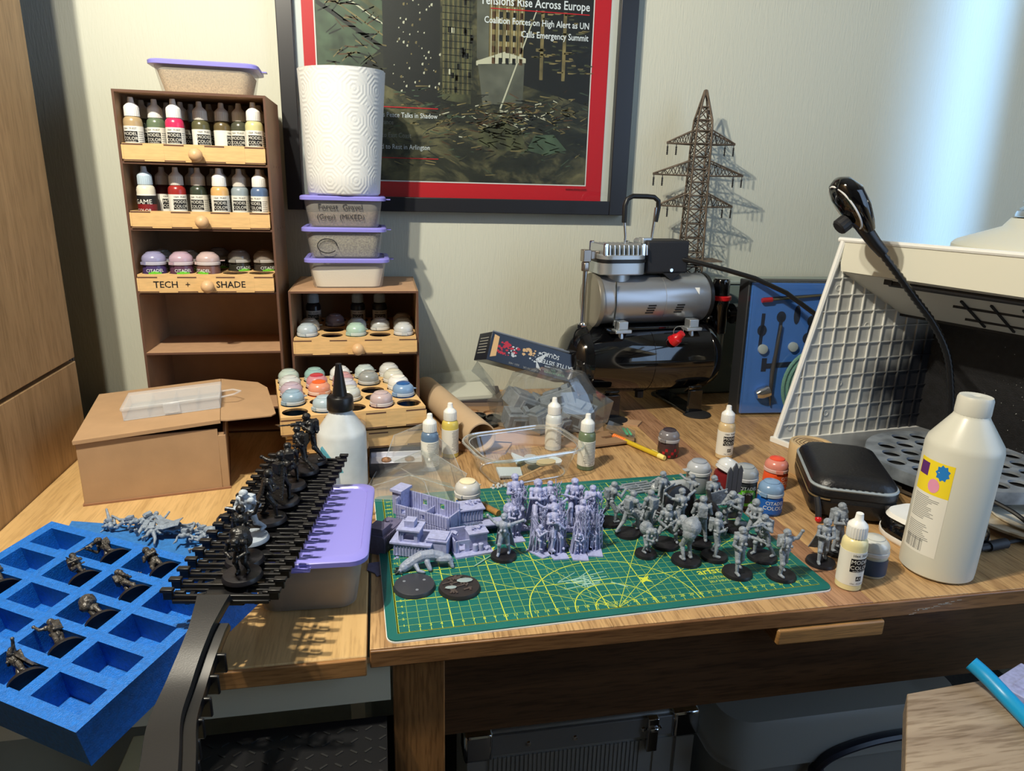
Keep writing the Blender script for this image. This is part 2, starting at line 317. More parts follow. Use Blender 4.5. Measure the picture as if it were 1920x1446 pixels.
POSE = {
 'aim': dict(kneeL=(-.55, -.55, 1.3), footL=(-.6, -.5, .15), kneeR=(.5, .1, 1.3), footR=(.75, .75, .15), chest=(0, -.2, 3.4), head=(.02, -.4, 4.15), elbowR=(.95, -.35, 3.1), handR=(.3, -1.0, 3.6), elbowL=(-.75, -.9, 3.1), handL=(.0, -1.7, 3.6), gun=[(.3, -.4, 3.65), (.1, -2.9, 3.75)]),
 'crouch': dict(hip=(0, .1, 1.7), chest=(0, -.45, 2.7), head=(0, -.85, 3.35), kneeL=(-.6, -.8, 1.4), footL=(-.65, -.5, .15), kneeR=(.5, -.3, .55), footR=(.5, .8, .2), elbowR=(.9, -.6, 2.2), handR=(.3, -1.3, 2.6), elbowL=(-.8, -1.1, 2.2), handL=(0, -1.9, 2.7), gun=[(.3, -.7, 2.7), (.0, -3.0, 2.8)]),
 'stride': dict(chest=(.05, -.35, 3.35), head=(.05, -.6, 4.1), kneeL=(-.35, -1.0, 1.5), footL=(-.35, -1.15, .2), kneeR=(.35, .35, 1.2), footR=(.4, 1.25, .3), elbowR=(.85, .3, 2.9), handR=(.7, -.6, 2.6), elbowL=(-.85, -.6, 2.8), handL=(-.1, -1.1, 2.7), gun=[(.9, -.3, 2.4), (-1.3, -1.3, 3.0)]),
 'guard': dict(elbowR=(.85, -.1, 2.85), handR=(.3, -.7, 2.6), elbowL=(-.85, -.15, 2.9), handL=(-.3, -.8, 3.0), kneeL=(-.4, -.2, 1.3), footL=(-.6, -.1, .15), kneeR=(.4, -.2, 1.3), footR=(.6, .2, .15), gun=[(.7, -.7, 2.2), (-.9, -.95, 3.6)]),
 'wide': dict(hip=(0, .05, 2.15), chest=(0, -.2, 3.2), head=(0, -.35, 4.0), kneeL=(-.85, -.3, 1.25), footL=(-1.25, -.1, .15), kneeR=(.85, -.3, 1.2), footR=(1.15, .1, .15), elbowR=(.95, -.2, 2.6), handR=(.3, -.7, 2.3), elbowL=(-.9, -.3, 2.6), handL=(-.2, -.8, 2.1), gun=[(.9, -.6, 2.9), (-.7, -.9, 1.7)]),
 'point': dict(chest=(0, -.1, 3.4), elbowR=(1.0, -.3, 3.6), handR=(1.2, -1.2, 3.8), elbowL=(-.8, -.2, 2.9), handL=(-.3, -.7, 2.6), kneeL=(-.4, -.5, 1.3), footL=(-.4, -.6, .15), kneeR=(.4, .1, 1.2), footR=(.5, .7, .15), gun=[(1.2, -1.0, 3.8), (1.25, -2.2, 3.95)]),
 'hunch': dict(hip=(0, .1, 2.2), chest=(0, -.55, 3.0), head=(0, -1.05, 3.3), elbowR=(.85, -.9, 2.4), handR=(.3, -1.4, 2.2), elbowL=(-.85, -.9, 2.4), handL=(-.3, -1.4, 2.2), ex=[('ball', (0, .3, 3.2), .85), ('ball', (.3, .5, 2.7), .6), ('ball', (-.3, .1, 3.6), .45)], kneeL=(-.35, -.3, 1.2), footL=(-.35, .1, .15), kneeR=(.35, -.3, 1.2), footR=(.45, .2, .15)),
 'cape': dict(cape=.5, chest=(0, -.15, 3.4), head=(0, -.3, 4.2), kneeL=(-.35, -.6, 1.3), footL=(-.35, -.7, .15), kneeR=(.35, .1, 1.2), footR=(.4, .6, .2), elbowR=(.75, -.5, 2.9), handR=(.1, -.9, 2.8), elbowL=(-.75, -.5, 2.9), handL=(-.1, -.8, 2.9), pack=0, ex=[('ball', (0, -.22, 4.3), .42)]),
 'armsup': dict(chest=(0, -.1, 3.4), elbowR=(1.1, -.3, 3.7), handR=(1.35, -.5, 4.5), elbowL=(-1.0, -.4, 3.3), handL=(-1.1, -.9, 4.0), kneeL=(-.4, -.4, 1.3), footL=(-.5, -.4, .15), kneeR=(.4, .1, 1.2), footR=(.5, .6, .15), gun=[(-1.1, -.9, 3.4), (-1.15, -.9, 5.0)]),
 'shieldbearer': dict(chest=(0, -.1, 3.3), elbowR=(.9, -.5, 2.9), handR=(.9, -1.1, 2.9), elbowL=(-.9, -.2, 2.8), handL=(-1.2, -.3, 2.2), kneeL=(-.5, -.5, 1.3), footL=(-.6, -.6, .15), kneeR=(.5, 0, 1.2), footR=(.6, .4, .15), ex=[('box', (-.2, -1.0, 2.4), (2.6, .14, 1.7))]),
 'wings': dict(chest=(0, -.2, 3.3), elbowR=(1.1, .2, 3.6), handR=(1.9, .4, 3.9), elbowL=(-1.1, .2, 3.5), handL=(-1.8, .3, 4.1), kneeL=(-.4, -.4, 1.3), footL=(-.5, -.3, .15), kneeR=(.4, .1, 1.2), footR=(.5, .5, .15), cape=.2),
}
FM = {k: figure_mesh(v) for k, v in POSE.items()}
# creature sculpt
g = MB(); c = [(-2.4, 0, .45), (-1.6, .1, .9), (-.6, .1, 1.35), (.5, .1, 1.3), (1.4, 0, .95)]
for a, b in zip(c, c[1:]): g.cap(a, b, .55, .6, 10)
g.ball((-2.6, -.2, .45), .5); g.cap((-2.7, -.3, .4), (-3.1, -.5, .3), .3, .2); g.cap((-1.4, -.3, .7), (-1.2, -1.0, .3), .28, .2); g.cap((-1.2, -1.0, .3), (-.7, -1.2, .2), .2, .16); g.cap((-.2, -.4, .9), (.0, -1.0, .3), .32, .24); g.cap((1.2, -.3, .9), (2.1, -.5, .9), .45, .4); g.cap((2.1, -.5, .9), (2.4, -.9, .2), .36, .22); g.cap((1.3, .4, .8), (2.3, .5, .6), .4, .3); g.cap((2.3, .5, .6), (2.6, .2, .2), .28, .2)
CREATURE = remesh(g, .06)

# ---------------- the room ----------------
def wallmat():
    m = bpy.data.materials.new('ribbed_wallpaper'); m.use_nodes = True; N = m.node_tree.nodes; L = m.node_tree.links; p = N['Principled BSDF']
    p.inputs['Base Color'].default_value = C(196, 197, 182); p.inputs['Roughness'].default_value = .75
    tc = N.new('ShaderNodeTexCoord'); mp = N.new('ShaderNodeMapping'); mp.inputs['Scale'].default_value = (1, 1, .12); L.new(tc.outputs['Object'], mp.inputs[0])
    n = N.new('ShaderNodeTexNoise'); n.inputs['Scale'].default_value = 330; n.inputs['Detail'].default_value = 2; n.inputs['Distortion'].default_value = .6; L.new(mp.outputs[0], n.inputs[0])
    b = N.new('ShaderNodeBump'); b.inputs['Strength'].default_value = .55; b.inputs['Distance'].default_value = .0012; L.new(n.outputs[0], b.inputs['Height']); L.new(b.outputs[0], p.inputs['Normal'])
    return m
wm = wallmat(); plain = M('cream_wall_paint', (214, 212, 198), .8); ceil = M('white_ceiling_paint', (235, 234, 228), .85)
struct('wall_back', MB().bx(-110, 155, 74, 84, -75, 165), wm)
struct('wall_left', MB().bx(-120, -110, -250, 84, -75, 165), plain)
struct('wall_right', MB().bx(150, 160, -250, -130, -75, 165).bx(150, 160, 70, 84, -75, 165).bx(150, 160, -130, 70, -75, 0).bx(150, 160, -130, 70, 130, 165), plain)
struct('wall_front', MB().bx(-110, 150, -260, -250, -75, 165), plain)
struct('ceiling', MB().bx(-120, 160, -260, 84, 165, 172), ceil)
struct('floor', MB().bx(-120, 160, -260, 84, -82, -75), M('dark_carpet', (58, 54, 50), .95, bump=.8, bs=500, var=.2, vs=200))
wn = struct('window_1', MB().bx(151, 155, -130, 70, 0, 5).bx(151, 155, -130, 70, 125, 130).bx(151, 155, -130, -125, 5, 125).bx(151, 155, 65, 70, 5, 125).bx(151, 155, -33, -28, 5, 125), white)
ob('window_pane', MB().bx(152.5, 153, -125, 65, 5, 125), clr, parent=wn).location = (0, 0, 0)

# wardrobe on the left
wd = T('wardrobe', 'tall brown oak wardrobe standing against the left end of the desk', 'wardrobe', (-43.2, 0, -75))
ob('lower_door', MB().bx(-2, 0, -60, 49.7, 2, 88.4), wardW, wd, bevel=.15)
ob('upper_door', MB().bx(-2, 0, -60, 49.7, 88.9, 235), wardW, wd, bevel=.15)
ob('body', MB().bx(-58, -2.1, -61, 49, 0, 236), M('wardrobe_carcass', (84, 62, 42), .6), wd)
g = MB().bx(-57, -1.6, 49.1, 52.6, 0, 236)
for i in range(4): g.bx(-1.6, -1.2, 49.3+i*.85, 49.8+i*.85, 0, 236)
ob('ribbed_side_strip', g, M('dark_grey_trim', (74, 68, 66), .6), wd, label='dark grey ribbed end strip')

# ---------------- desks ----------------
dl = T('corner_desk', 'pale oak desk on the left carrying the blue foam tray', 'desk', (0, 0, 0))
ob('desk_top', MB().bx(-43.1, -1.95, -4.6, 73.8, -1.7, 0), oakL, dl, bevel=.15)
ob('front_edge', MB().bx(-43.1, -1.95, -5.0, -4.62, -1.75, -.04), oakLX, dl, bevel=.12)
ob('panel', MB().bx(-43, .0, -3.2, -2.4, -5.9, -1.8), M('cream_laminate', (206, 200, 176), .5), dl, label='cream panel beneath the desk top')
ob('leg', MB().bx(-43, -40, -3, 70, -75, -5.9), M('cream_laminate', (206, 200, 176)), dl)
ob('leg', MB().bx(-6.5, -4.3, 40, 70, -75, -1.76), M('cream_laminate', (206, 200, 176)), dl)
dr = T('oak_table', 'oak table under the cutting mat with deep apron and square leg', 'table', (0, 0, 0))
xs = [-1.7, 9.3, 20.5, 31.6, 42.6, 47.6, 58.6, 69.8, 81, 92, 103, 114]
for i in range(len(xs)-1):
    ob('plank', MB().bx(xs[i]+.02, xs[i+1]-.02, -3.75, 73.8, -1.6, 0), strip if i == 4 else oak, dr, bevel=.04)
ob('front_edge', MB().bx(-1.7, 114, -4.05, -3.76, -1.75, -.03), oakX, dr, bevel=.12)
ob('front_rail', MB().bx(-1.7, 114, -3.7, -2.2, -1.75, -1.61), oakX, dr)
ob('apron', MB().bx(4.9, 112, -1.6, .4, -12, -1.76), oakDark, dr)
ob('leg', MB().bx(.2, 4.9, -3, 1.7, -75, -1.76), oakZ, dr, bevel=.1)
ob('leg', MB().bx(108, 112.7, -3, 1.7, -75, -1.76), oakZ, dr, bevel=.1)
ob('pull_tongue', MB().bx(37.2, 48.9, -4.3, 0, -3.6, -1.9), M('pale_oak_tongue', (170, 124, 70), .5, var=.3, vs=60, sc=(.6, 1, 22)), dr, bevel=.2, label='paler oak tongue under the front edge')
g = MB()
for i in range(26):
    x = 55+random.gauss(0, 1.6); g.box((x, -4.06, -.9+(x-55)*.16+random.gauss(0, .1)), (random.uniform(.1, .7), .01, random.uniform(.02, .07)), None)
ob('paint_scrape', g, M('grey_scrape', (172, 166, 156), .7), dr, kind='stuff')
# open drawer with black liner, floor items
dw = T('open_drawer', 'open cream drawer with a black studded liner, under the left desk', 'drawer', (0, 0, 0))
crm = M('cream_wood', (190, 176, 132), .6, var=.1, vs=20)
ob('side', MB().bx(-21.6, -19.6, -32, -3.4, -16, -6.6), crm, dw, bevel=.1)
ob('bottom', MB().bx(-19.5, -.4, -32, -3.4, -8.4, -7.4), blackP, dw)
g = MB()
for i in range(16):
    for j in range(22):
        g.box((0, 0, 0), (.7, .16, .06), Tr(-18.8+i*1.2, -31+j*1.25, -7.36, rz=35 if (i+j) % 2 else -35))
ob('liner', g, M('black_rubber', (30, 30, 30), .5), dw, kind='stuff', label='black studded rubber liner')
ob('front', MB().bx(-21.6, -.4, -33.6, -32, -16, -6.6), crm, dw)

# ---------------- paint bottles and pots ----------------
BM = {}
def dropper(name, x, y, z, col, label, rz=0, group=None, kind='model', tilt=0, cap=None, plainlab=False):
    t = T(name, label, 'bottle', (x, y, z), rz, group)
    if tilt: t.rotation_euler = (R(tilt), 0, R(rz))
    k = ('b', col)
    if k not in BM:
        BM[k] = MB().lathe([(1.12, 0), (1.25, .12), (1.25, 4.95), (1.17, 5.35), (.98, 5.6), (.8, 5.72), (.8, 5.9)], 24).mesh(M('paint_%d_%d_%d' % col, col, .25))
    ob('body', BM[k], parent=t)
    if 'cap' not in BM:
        g = MB().lathe([(.98, 0), (1.0, .05), (.98, 1.2)], 48, rib=.05).lathe([(.96, 1.2), (.93, 1.35), (.55, 1.72), (.43, 1.85), (.36, 2.5), (.3, 2.55)], 20)
        BM['cap'] = g.mesh(white)
        BM['capb'] = g.mesh(M('pale_blue_cap', (186, 206, 220), .35)); BM['caps'] = g.mesh(M('off_white_cap', (222, 216, 206), .4))  # last cap is a slightly darker, warmer white
    ob('cap', BM[cap or 'cap'], parent=t, loc=(0, 0, 5.72))
    if kind not in BM:
        g = MB(); tx = MB()
        if kind == 'game':
            g.lathe([(1.27, .6), (1.27, 4.4)], 32); g.lathe([(1.275, .75), (1.275, 1.0)], 24, mi=2); g.lathe([(1.275, 1.2), (1.275, 3.0)], 32, mi=3); g.lathe([(1.28, 3.0), (1.28, 4.2)], 32, mi=1)
            tx.text('GAME', .95, Tr(0, 0, 3.3), 0, 1.31).text('COLOR', .62, Tr(0, 0, 2.1), 0, 1.31)
        elif kind == 'back':
            g.lathe([(1.265, .7), (1.265, 4.4)], 32)
            for i in range(13): g.lathe([(1.27, 4.1-i*.24), (1.27, 4.18-i*.24)], 12, mi=4, a0=215+random.random()*12, a1=300+random.random()*22)
            tx.text('UKCA', .38, Tr(0, 0, .95), 0, 1.29)
        else:
            g.lathe([(1.265, .7), (1.265, 4.4)], 32); a = 270
            g.lathe([(1.272, 2.25), (1.272, 3.72)], 16, mi=1, a0=a-46, a1=a+46)
            for i in range(9): g.lathe([(1.27, 3.6-i*.28), (1.27, 3.68-i*.28)], 8, mi=4, a0=a+52, a1=a+80+random.random()*20)
            g.lathe([(1.272, 1.25), (1.272, 1.75)], 6, mi=1, a0=a-14, a1=a+14)
            tx.text('MODEL', .6, Tr(0, 0, 3.34), 0, 1.295).text('COLOR', .6, Tr(0, 0, 2.72), 0, 1.295).text('AV', .46, Tr(0, 0, 1.5), 0, 1.295)
            tx.text('1064  70.837', .36, Tr(0, 0, 4.05), 1, 1.285).text('acrylic-acrilico', .26, Tr(0, 0, 2.37), 0, 1.295).text('17ml - FR.OZ.0.57', .22, Tr(0, 0, .93), 1, 1.285)
        lw = M('white_label', (228, 226, 216), .5)
        BM[kind] = (g.mesh([lw, black, M('dark_red_label', (120, 20, 24), .5), M('dark_red_label', (120, 20, 24), .5), M('grey_small_print', (120, 120, 118), .6)]), tx.mesh([black if kind == 'back' else lw, black]))
    l = ob('paper_label', BM[kind][0], parent=t); ob('lettering', BM[kind][1], parent=l)
    return t
def pot(x, y, z, col, label, name='paint_pot', dome=None, kind='blue', rz=0, big=False, group=None, dab=None, ajar=0, text=('CITADEL', 'COLOUR'), lab=True):
    """flip-top paint pot: coloured body, printed band, translucent stepped dome lid with tab"""
    s = 1.07 if big else 1.0; hz = 1.9 if big else 0
    t = T(name, label, 'paint pot', (x, y, z), rz, group)
    k = ('pot', col, big)
    if k not in BM: BM[k] = MB().lathe([(1.42*s, 0), (1.55*s, .15), (1.6*s, 1.2), (1.52*s, 2.2+hz*.6), (1.42*s, 2.5+hz*.6)], 28).mesh(M('paint_%d_%d_%d' % col, col, .3))
    ob('body', BM[k], parent=t)
    dm = dome or tuple(int(c*.55+215*.45) for c in col)
    dm = tuple(int(a*.68+b*.32) for a, b in zip(dm, (178, 182, 186)))
    k = ('lid', dm, big, dab)
    if k not in BM:
        h = 2.45+hz*.6
        g = MB().lathe([(1.5*s, 0), (1.62*s, .08), (1.62*s, .42), (1.5*s, .5), (1.55*s, .58)], 28, mi=2).lathe([(1.55*s, .58), (1.56*s, .95), (1.42*s, 1.3), (1.1*s, 1.62), (1.0*s, 1.66), (.97*s, 1.78), (.7*s, 1.9), (0, 1.95)], 28)
        g.box((1.85*s, 0, .6), (.7, .8, .1)); g.box((-1.65*s, 0, .3), (.25, .9, .4))
        if dab: g.lathe([(1.0*s, 1.69), (.98*s, 1.80), (.7*s, 1.925), (0, 1.97)], 20, mi=1)
        BM[k] = g.mesh([M('lid_%d_%d_%d' % dm, dm, .22, trans=.0, coat=.3), M('paint_%d_%d_%d' % (dab or col), dab or col, .35), M('ring_%d_%d_%d' % dm, tuple(int(q*.45+205*.55) for q in dm), .2, coat=.3)])
    ob('flip_lid', BM[k], parent=t, loc=(0, 0, 2.45+hz*.6), rot=(0, 0, 35) if not ajar else (ajar, 0, 35))
    if lab:
        if ('lab', kind, big, text) not in BM:
            rr = 1.615*s; top = 2.15+hz*.55; g = MB(); tx = MB()
            bandc = {'blue': (28, 92, 178), 'green': (96, 188, 40), 'red': (168, 24, 34), 'orange': (214, 84, 30), 'white': (226, 226, 224), 'dark': (30, 60, 90)}[kind]
            bm_ = M('band_%s' % kind, bandc, .45)
            if kind == 'green':
                for i in range(14): g.lathe([(rr+.01, .9+.95*math.sin(2*math.pi*i/14)+.55), (rr+.01, .9+.95*math.sin(2*math.pi*i/14)+.95)], 3, a0=270+34*math.cos(2*math.pi*i/14)-9, a1=270+34*math.cos(2*math.pi*i/14)+9)
            elif kind == 'red':
                for i in range(9): g.lathe([(rr, .25+(i % 3)*.45), (rr, .62+(i % 3)*.5)], 4, a0=200+i*16, a1=214+i*16)
            else: g.lathe([(rr, .35), (rr, top)], 28, a0=195, a1=345)
            if text[0]: tx.text(text[0], .62, Tr(0, 0, top-.35), 0, rr+.03).text(text[1], .72 if kind != 'green' else .5, Tr(0, 0, top-1.0), 0, rr+.03)
            BM[('lab', kind, big, text)] = (g.mesh([bm_]), tx.mesh([M('white_lettering', (226, 232, 236), .5)]))
        q = BM[('lab', kind, big, text)]; l = ob('printed_band', q[0], parent=t)
        if q[1].vertices: ob('lettering', q[1], parent=l)
    return t

# ---------------- laser-cut paint cabinets ----------------
def tray(parent, w_, d_, z, x, y, holes=None, rz=0, text=None, knob=True, cols=5, rows=5, pr=1.68, py=3.75, h=2.4):
    """drawer tray: front with finger joints, side walls, bottom and a plate of round holes"""
    g = MB(); t = .32
    g.bx(0, w_, 0, t, 0, h); n = 7; sg = w_/n
    for i in range(n):
        if i % 2: g.bx(i*sg, (i+1)*sg, -.03, 0, .22, h+.02, mi=1 if False else 0); 
        else: g.bx(i*sg+.02, (i+1)*sg-.02, -.012, .0, h-.26, h-.06, mi=1); g.bx(i*sg+.02, (i+1)*sg-.02, -.012, 0, .04, .2, mi=1)
        g.bx(i*sg-.03, i*sg+.03, -.035, 0, 0, .2 if i % 2 else .24, mi=1)
    for xx in (0, w_): g.bx(xx-.12, xx+.12, -.06, .2, .25, h-.25, mi=0); g.bx(xx-.14, xx+.14, -.05, .18, h-.28, h-.22, mi=1)
    g.bx(0, .3, t, d_, 0, h, mi=0); g.bx(w_-.3, w_, t, d_, 0, h, mi=0); g.bx(.3, w_-.3, t, d_, 0, .25, mi=2); g.bx(0, w_, d_-.3, d_, 0, h, mi=0)
    for i in range(5): g.bx(-.02, 0, 1+i*d_/5, 1+i*d_/5+d_/10, h-.25, h-.05, mi=1); g.bx(w_, w_+.02, 1+i*d_/5, 1+i*d_/5+d_/10, h-.25, h-.05, mi=1)
    o = ob('tray', g, [mdfL, mdfE, M('dark_tray_bottom', (62, 40, 46), .5)], parent, loc=(x, y, z), rot=(0, 0, rz))
    cen = []
    if rows:
        px = w_/cols; hl = []
        for j in range(rows):
            for i in range(cols): cx, cy = px*(i+.5), 2.15+j*py; hl.append(circ(cx, cy, pr, 24)); cen.append((cx, cy))
        p = MB().plate([(.0, .0), (w_, 0), (w_, d_), (0, d_)], hl, h, .28)
        for cx, cy in cen: p.shell([(pr, h-.02), (pr, h+.27)], 24, Tr(cx, cy, 0), mi=1)
        ob('holed_plate', p, [mdfL, mdfE], o, smooth=20)
    if knob: ob('knob', MB().ball((0, 0, 0), .95, n=12).lathe([(.4, .6), (.35, 1.2)], 10), knobM, o, loc=(w_/2+.3, -1.0, h*.42), rot=(-90, 0, 0))
    if text:
        tx = MB(); xx = .12
        for s_, fx, sz in text: tx.text(s_, sz, Tr(w_*fx, -.05, h*.48, rx=90, rz=0))
        ob('lettering', tx, black, o)
    return o, [Matrix.Translation((x, y, 0)) @ Matrix.Rotation(R(rz), 4, 'Z') @ Vector((cx, cy, 0)) for cx, cy in cen]
def cabinet(name, label, x0, x1, y0, y1, levels, top):
    c = T(name, label, 'cabinet', (0, 0, 0)); t = .32
    for xx in (x0, x1-t): ob('side_panel', MB().bx(xx, xx+t, y0, y1, 0, top), [mdfI], c)
    g = MB()
    for xx in (x0, x1-t): g.bx(xx-.005, xx+t+.005, y0-.012, y0, 0, top)
    for z in levels: g.bx(x0+t, x1-t, y0-.008, y0, z-t, z)
    g.bx(x0, x1, y0-.008, y0, top-t, top)
    for xx in (x1+.002,):
        for z in levels[1:]:
            for k in range(3): g.bx(xx, xx+.012, y0+(y1-y0)*(.3+.22*k)-.12, y0+(y1-y0)*(.3+.22*k)+.12, z-.3, z+.02)
    ob('burnt_edges', g, mdfE, c, kind='stuff')
    ob('top_panel', MB().bx(x0+t, x1-t, y0, y1, top-t, top), mdfF, c); ob('back_panel', MB().bx(x0+t, x1-t, y1-t, y1, 0, top-t), mdfI, c)
    for z in levels: ob('shelf', MB().bx(x0+t, x1-t, y0, y1-t, z-t, z), mdfF, c)
    return c
tall = cabinet('paint_cabinet', 'tall laser-cut wooden paint cabinet with three filled trays and empty lower shelves', -35.4, -15.3, 54, 67, [.35, 4.2, 13.3, 22.5, 31.8, 41], 50.4)
tray(tall, 18.9, 12, 41.05, -34.8, 53.75, rows=0)
tray(tall, 18.9, 12, 31.85, -34.8, 53.75, rows=0)
_, ct = tray(tall, 18.9, 12.2, 22.55, -34.8, 53.4, rows=3, pr=1.82, text=[('TECH', .2, 1.35), ('+', .36, 1.3), ('SHADE', .68, 1.35)])
small = cabinet('paint_cabinet', 'low wooden paint cabinet under the three stacked tubs', -13.9, 5.9, 54, 72, [.35, 3.7, 12.6], 22.6)
_, c1 = tray(small, 18.9, 17.6, 12.65, -13.45, 53.5, rows=4, py=4.2)
def loose(label, w_, d_, x, y, z, rz, **k):
    t = T('paint_tray', label, 'tray', (x, y, z), rz); o, c = tray(t, w_, d_, 0, 0, 0, **k); X = Matrix.Translation((x, y, 0)) @ Matrix.Rotation(R(rz), 4, 'Z'); return [X @ q for q in c]
c2 = loose('top wooden tray of the loose stack before the low cabinet, holding many lidded pots', 19.4, 19.6, -13.3, 33.8, 6.3, 9.5, py=3.85, pr=1.7, h=2.35)
c3 = loose('middle wooden tray of the loose stack before the low cabinet', 19.0, 16.4, -12.9, 35.2, 3.15, 7, rows=4, py=3.85, h=2.3)
c4 = loose('bottom wooden tray of the loose stack before the low cabinet', 19.0, 11.4, -12.4, 41.4, .02, 3, rows=2, py=3.85, h=2.3)
# droppers in the two upper trays
cols1 = [(-33.7, 56, (168, 146, 110), 0, 'tan'), (-28.2, 56, (206, 48, 92), 12, 'bright pink'), (-17.4, 56, (196, 192, 140), 20, 'pale olive yellow'),
         (-31.1, 57.6, (96, 112, 88), 0, 'grey green'), (-25.2, 58.2, (86, 84, 58), 40, 'dark olive'), (-22.3, 58.8, (96, 84, 56), 90, 'khaki brown'), (-19.8, 58.4, (72, 74, 60), 0, 'charcoal green'),
         (-33.4, 59.6, (70, 80, 76), 60, 'slate green'), (-28.2, 60, (120, 70, 60), 70, 'brick brown'), (-30.6, 62, (60, 70, 50), 0, 'dark green'), (-27.4, 62.8, (90, 84, 70), 50, 'grey brown'),
         (-24.6, 61.6, (110, 100, 70), 30, 'drab ochre'), (-17.2, 60, (120, 104, 80), 60, 'light brown'), (-21.5, 62.2, (70, 60, 50), 20, 'umber'), (-33.3, 63.4, (100, 90, 90), 20, 'warm grey'), (-18.5, 63.2, (84, 70, 60), 10, 'dark umber')]
for i, (x, y, c, rz, nm) in enumerate(cols1):
    dropper('paint_dropper_bottle', x, y, 41.35, c, nm+' paint dropper bottle with white cap in the top cabinet tray', rz-10, 'dropper bottles in the top tray', cap='cap' if i < 4 else 'caps')
cols2 = [(-33.0, 55.9, (216, 210, 190), 0, 'cream', 'game', 'capb'), (-22.9, 55.9, (206, 164, 104), 20, 'sandy orange', 'model', 'cap'), (-17.3, 55.9, (84, 106, 140), -20, 'slate blue', 'model', 'cap'), (-20.3, 57.2, (140, 152, 158), 10, 'silver grey', 'model', 'caps'),
         (-29.2, 57.5, (150, 44, 40), 40, 'dark red', 'model', 'caps'), (-26.2, 57.7, (56, 64, 52), 0, 'dark green', 'model', 'caps'), (-23.2, 59, (104, 74, 52), 30, 'brown', 'model', 'caps'), (-31.6, 59.4, (80, 30, 34), 60, 'maroon', 'model', 'caps'),
         (-27.8, 61, (90, 80, 76), 80, 'grey', 'model', 'caps'), (-20.2, 60.4, (96, 100, 96), 60, 'pewter', 'model', 'caps'), (-25, 62.2, (110, 84, 60), 0, 'leather brown', 'model', 'caps'), (-17.4, 60, (150, 120, 80), 0, 'ochre', 'model', 'caps'), (-22, 63, (70, 84, 90), 0, 'blue grey', 'model', 'caps')]
for x, y, c, rz, nm, kd, cp in cols2:
    dropper('paint_dropper_bottle', x, y, 32.15, c, nm+(' paint bottle with dark red game label and pale blue cap in the second tray' if kd == 'game' else ' paint dropper bottle in the second cabinet tray'), rz-10, 'dropper bottles in the second tray', kd, cap=cp)
# large pots in the handwritten tray: grid index, colours
for k, c, d, nm in [(0, (66, 52, 96), (128, 124, 170), 'violet'), (1, (84, 52, 72), (178, 140, 160), 'pink'), (2, (110, 76, 68), (190, 156, 150), 'dusty red'), (8, (44, 42, 34), (116, 106, 92), 'dark brown'), (9, (50, 44, 38), (120, 104, 88), 'brown'),
                    (6, (70, 60, 40), (96, 80, 56), 'ochre'), (12, (40, 40, 40), (80, 74, 66), 'black'), (5, (44, 56, 50), (84, 92, 84), 'green')]:
    p = ct[k]; pot(p.x, p.y, 22.85, c, nm+' large shade paint pot in the handwritten cabinet tray', dome=d, kind='green', big=True, rz=random.uniform(-25, 40), group='large pots in the handwritten tray')
for k, c, d, nm in [(0, (110, 140, 156), (164, 180, 188), 'pale blue'), (2, (96, 150, 116), (158, 196, 172), 'mint green'), (4, (120, 130, 140), (194, 196, 194), 'clear grey'), (5, (180, 160, 120), (200, 190, 160), 'cream'), (7, (100, 130, 140), (168, 186, 190), 'misty blue'),
                    (8, (130, 130, 130), (190, 194, 192), 'colourless'), (9, (96, 120, 136), (170, 184, 190), 'ice blue'), (11, (80, 60, 80), (120, 100, 116), 'mauve'), (14, (200, 196, 190), (196, 186, 170), 'off-white')]:
    p = c1[k]; pot(p.x, p.y, 12.95, c, nm+' lidded paint pot in the closed tray of the low cabinet', dome=d, rz=random.uniform(0, 90), group='pots in the closed tray', lab=False)
for k, nm in ((15, 'dark'), (17, 'dark blue'), (18, 'dark teal')):
    p = c1[k]; dropper('paint_dropper_bottle', p.x, p.y-.6, 12.95, (50, 56, 66) if k != 15 else (40, 40, 44), nm+' bottle at the back of the closed tray in the low cabinet', cap='capb')
P2 = [(1, (96, 128, 156), (160, 182, 196), 'light blue'), (3, (128, 70, 72), (186, 158, 158), 'rosy brown'), (5, (52, 96, 134), (122, 156, 182), 'steel blue'), (7, (170, 168, 140), (196, 200, 190), 'pale straw'), (9, (40, 88, 150), (96, 140, 192), 'strong blue'),
      (10, (100, 64, 90), (176, 150, 168), 'mauve'), (11, (226, 96, 44), (236, 128, 84), 'bright orange'), (12, (130, 120, 150), (194, 190, 204), 'pale lilac'), (14, (226, 224, 216), (234, 232, 226), 'white flaked'),
      (15, (150, 156, 156), (200, 204, 200), 'colourless'), (16, (180, 52, 66), (200, 110, 120), 'raspberry'), (17, (170, 44, 50), (186, 120, 122), 'dark red'), (18, (92, 96, 96), (124, 128, 124), 'gunmetal'), (19, (200, 196, 160), (206, 204, 182), 'pale cream'),
      (20, (130, 160, 140), (170, 190, 176), 'sage green'), (21, (60, 130, 126), (120, 168, 162), 'teal'), (22, (226, 226, 226), (232, 232, 230), 'plain white'), (23, (120, 150, 146), (178, 196, 192), 'pale teal'), (24, (200, 180, 150), (208, 206, 200), 'tan-topped')]
for k, c, d, nm in P2:
    p = c2[k]; pot(p.x, p.y, 6.6, c, nm+' paint pot standing in a hole of the top loose tray', dome=d, rz=random.uniform(0, 120), group='pots in the top loose tray', dab=c if k in (11, 16, 9, 14) else None, lab=False)
for k, c in ((4, (110, 60, 70)), (0, (60, 50, 50))):
    p = c3[k]; pot(p.x, p.y, 3.4, c, ('dull red' if k == 4 else 'dark')+' paint pot in the middle tray beneath the top loose one', lab=False).scale = (1, 1, .68)
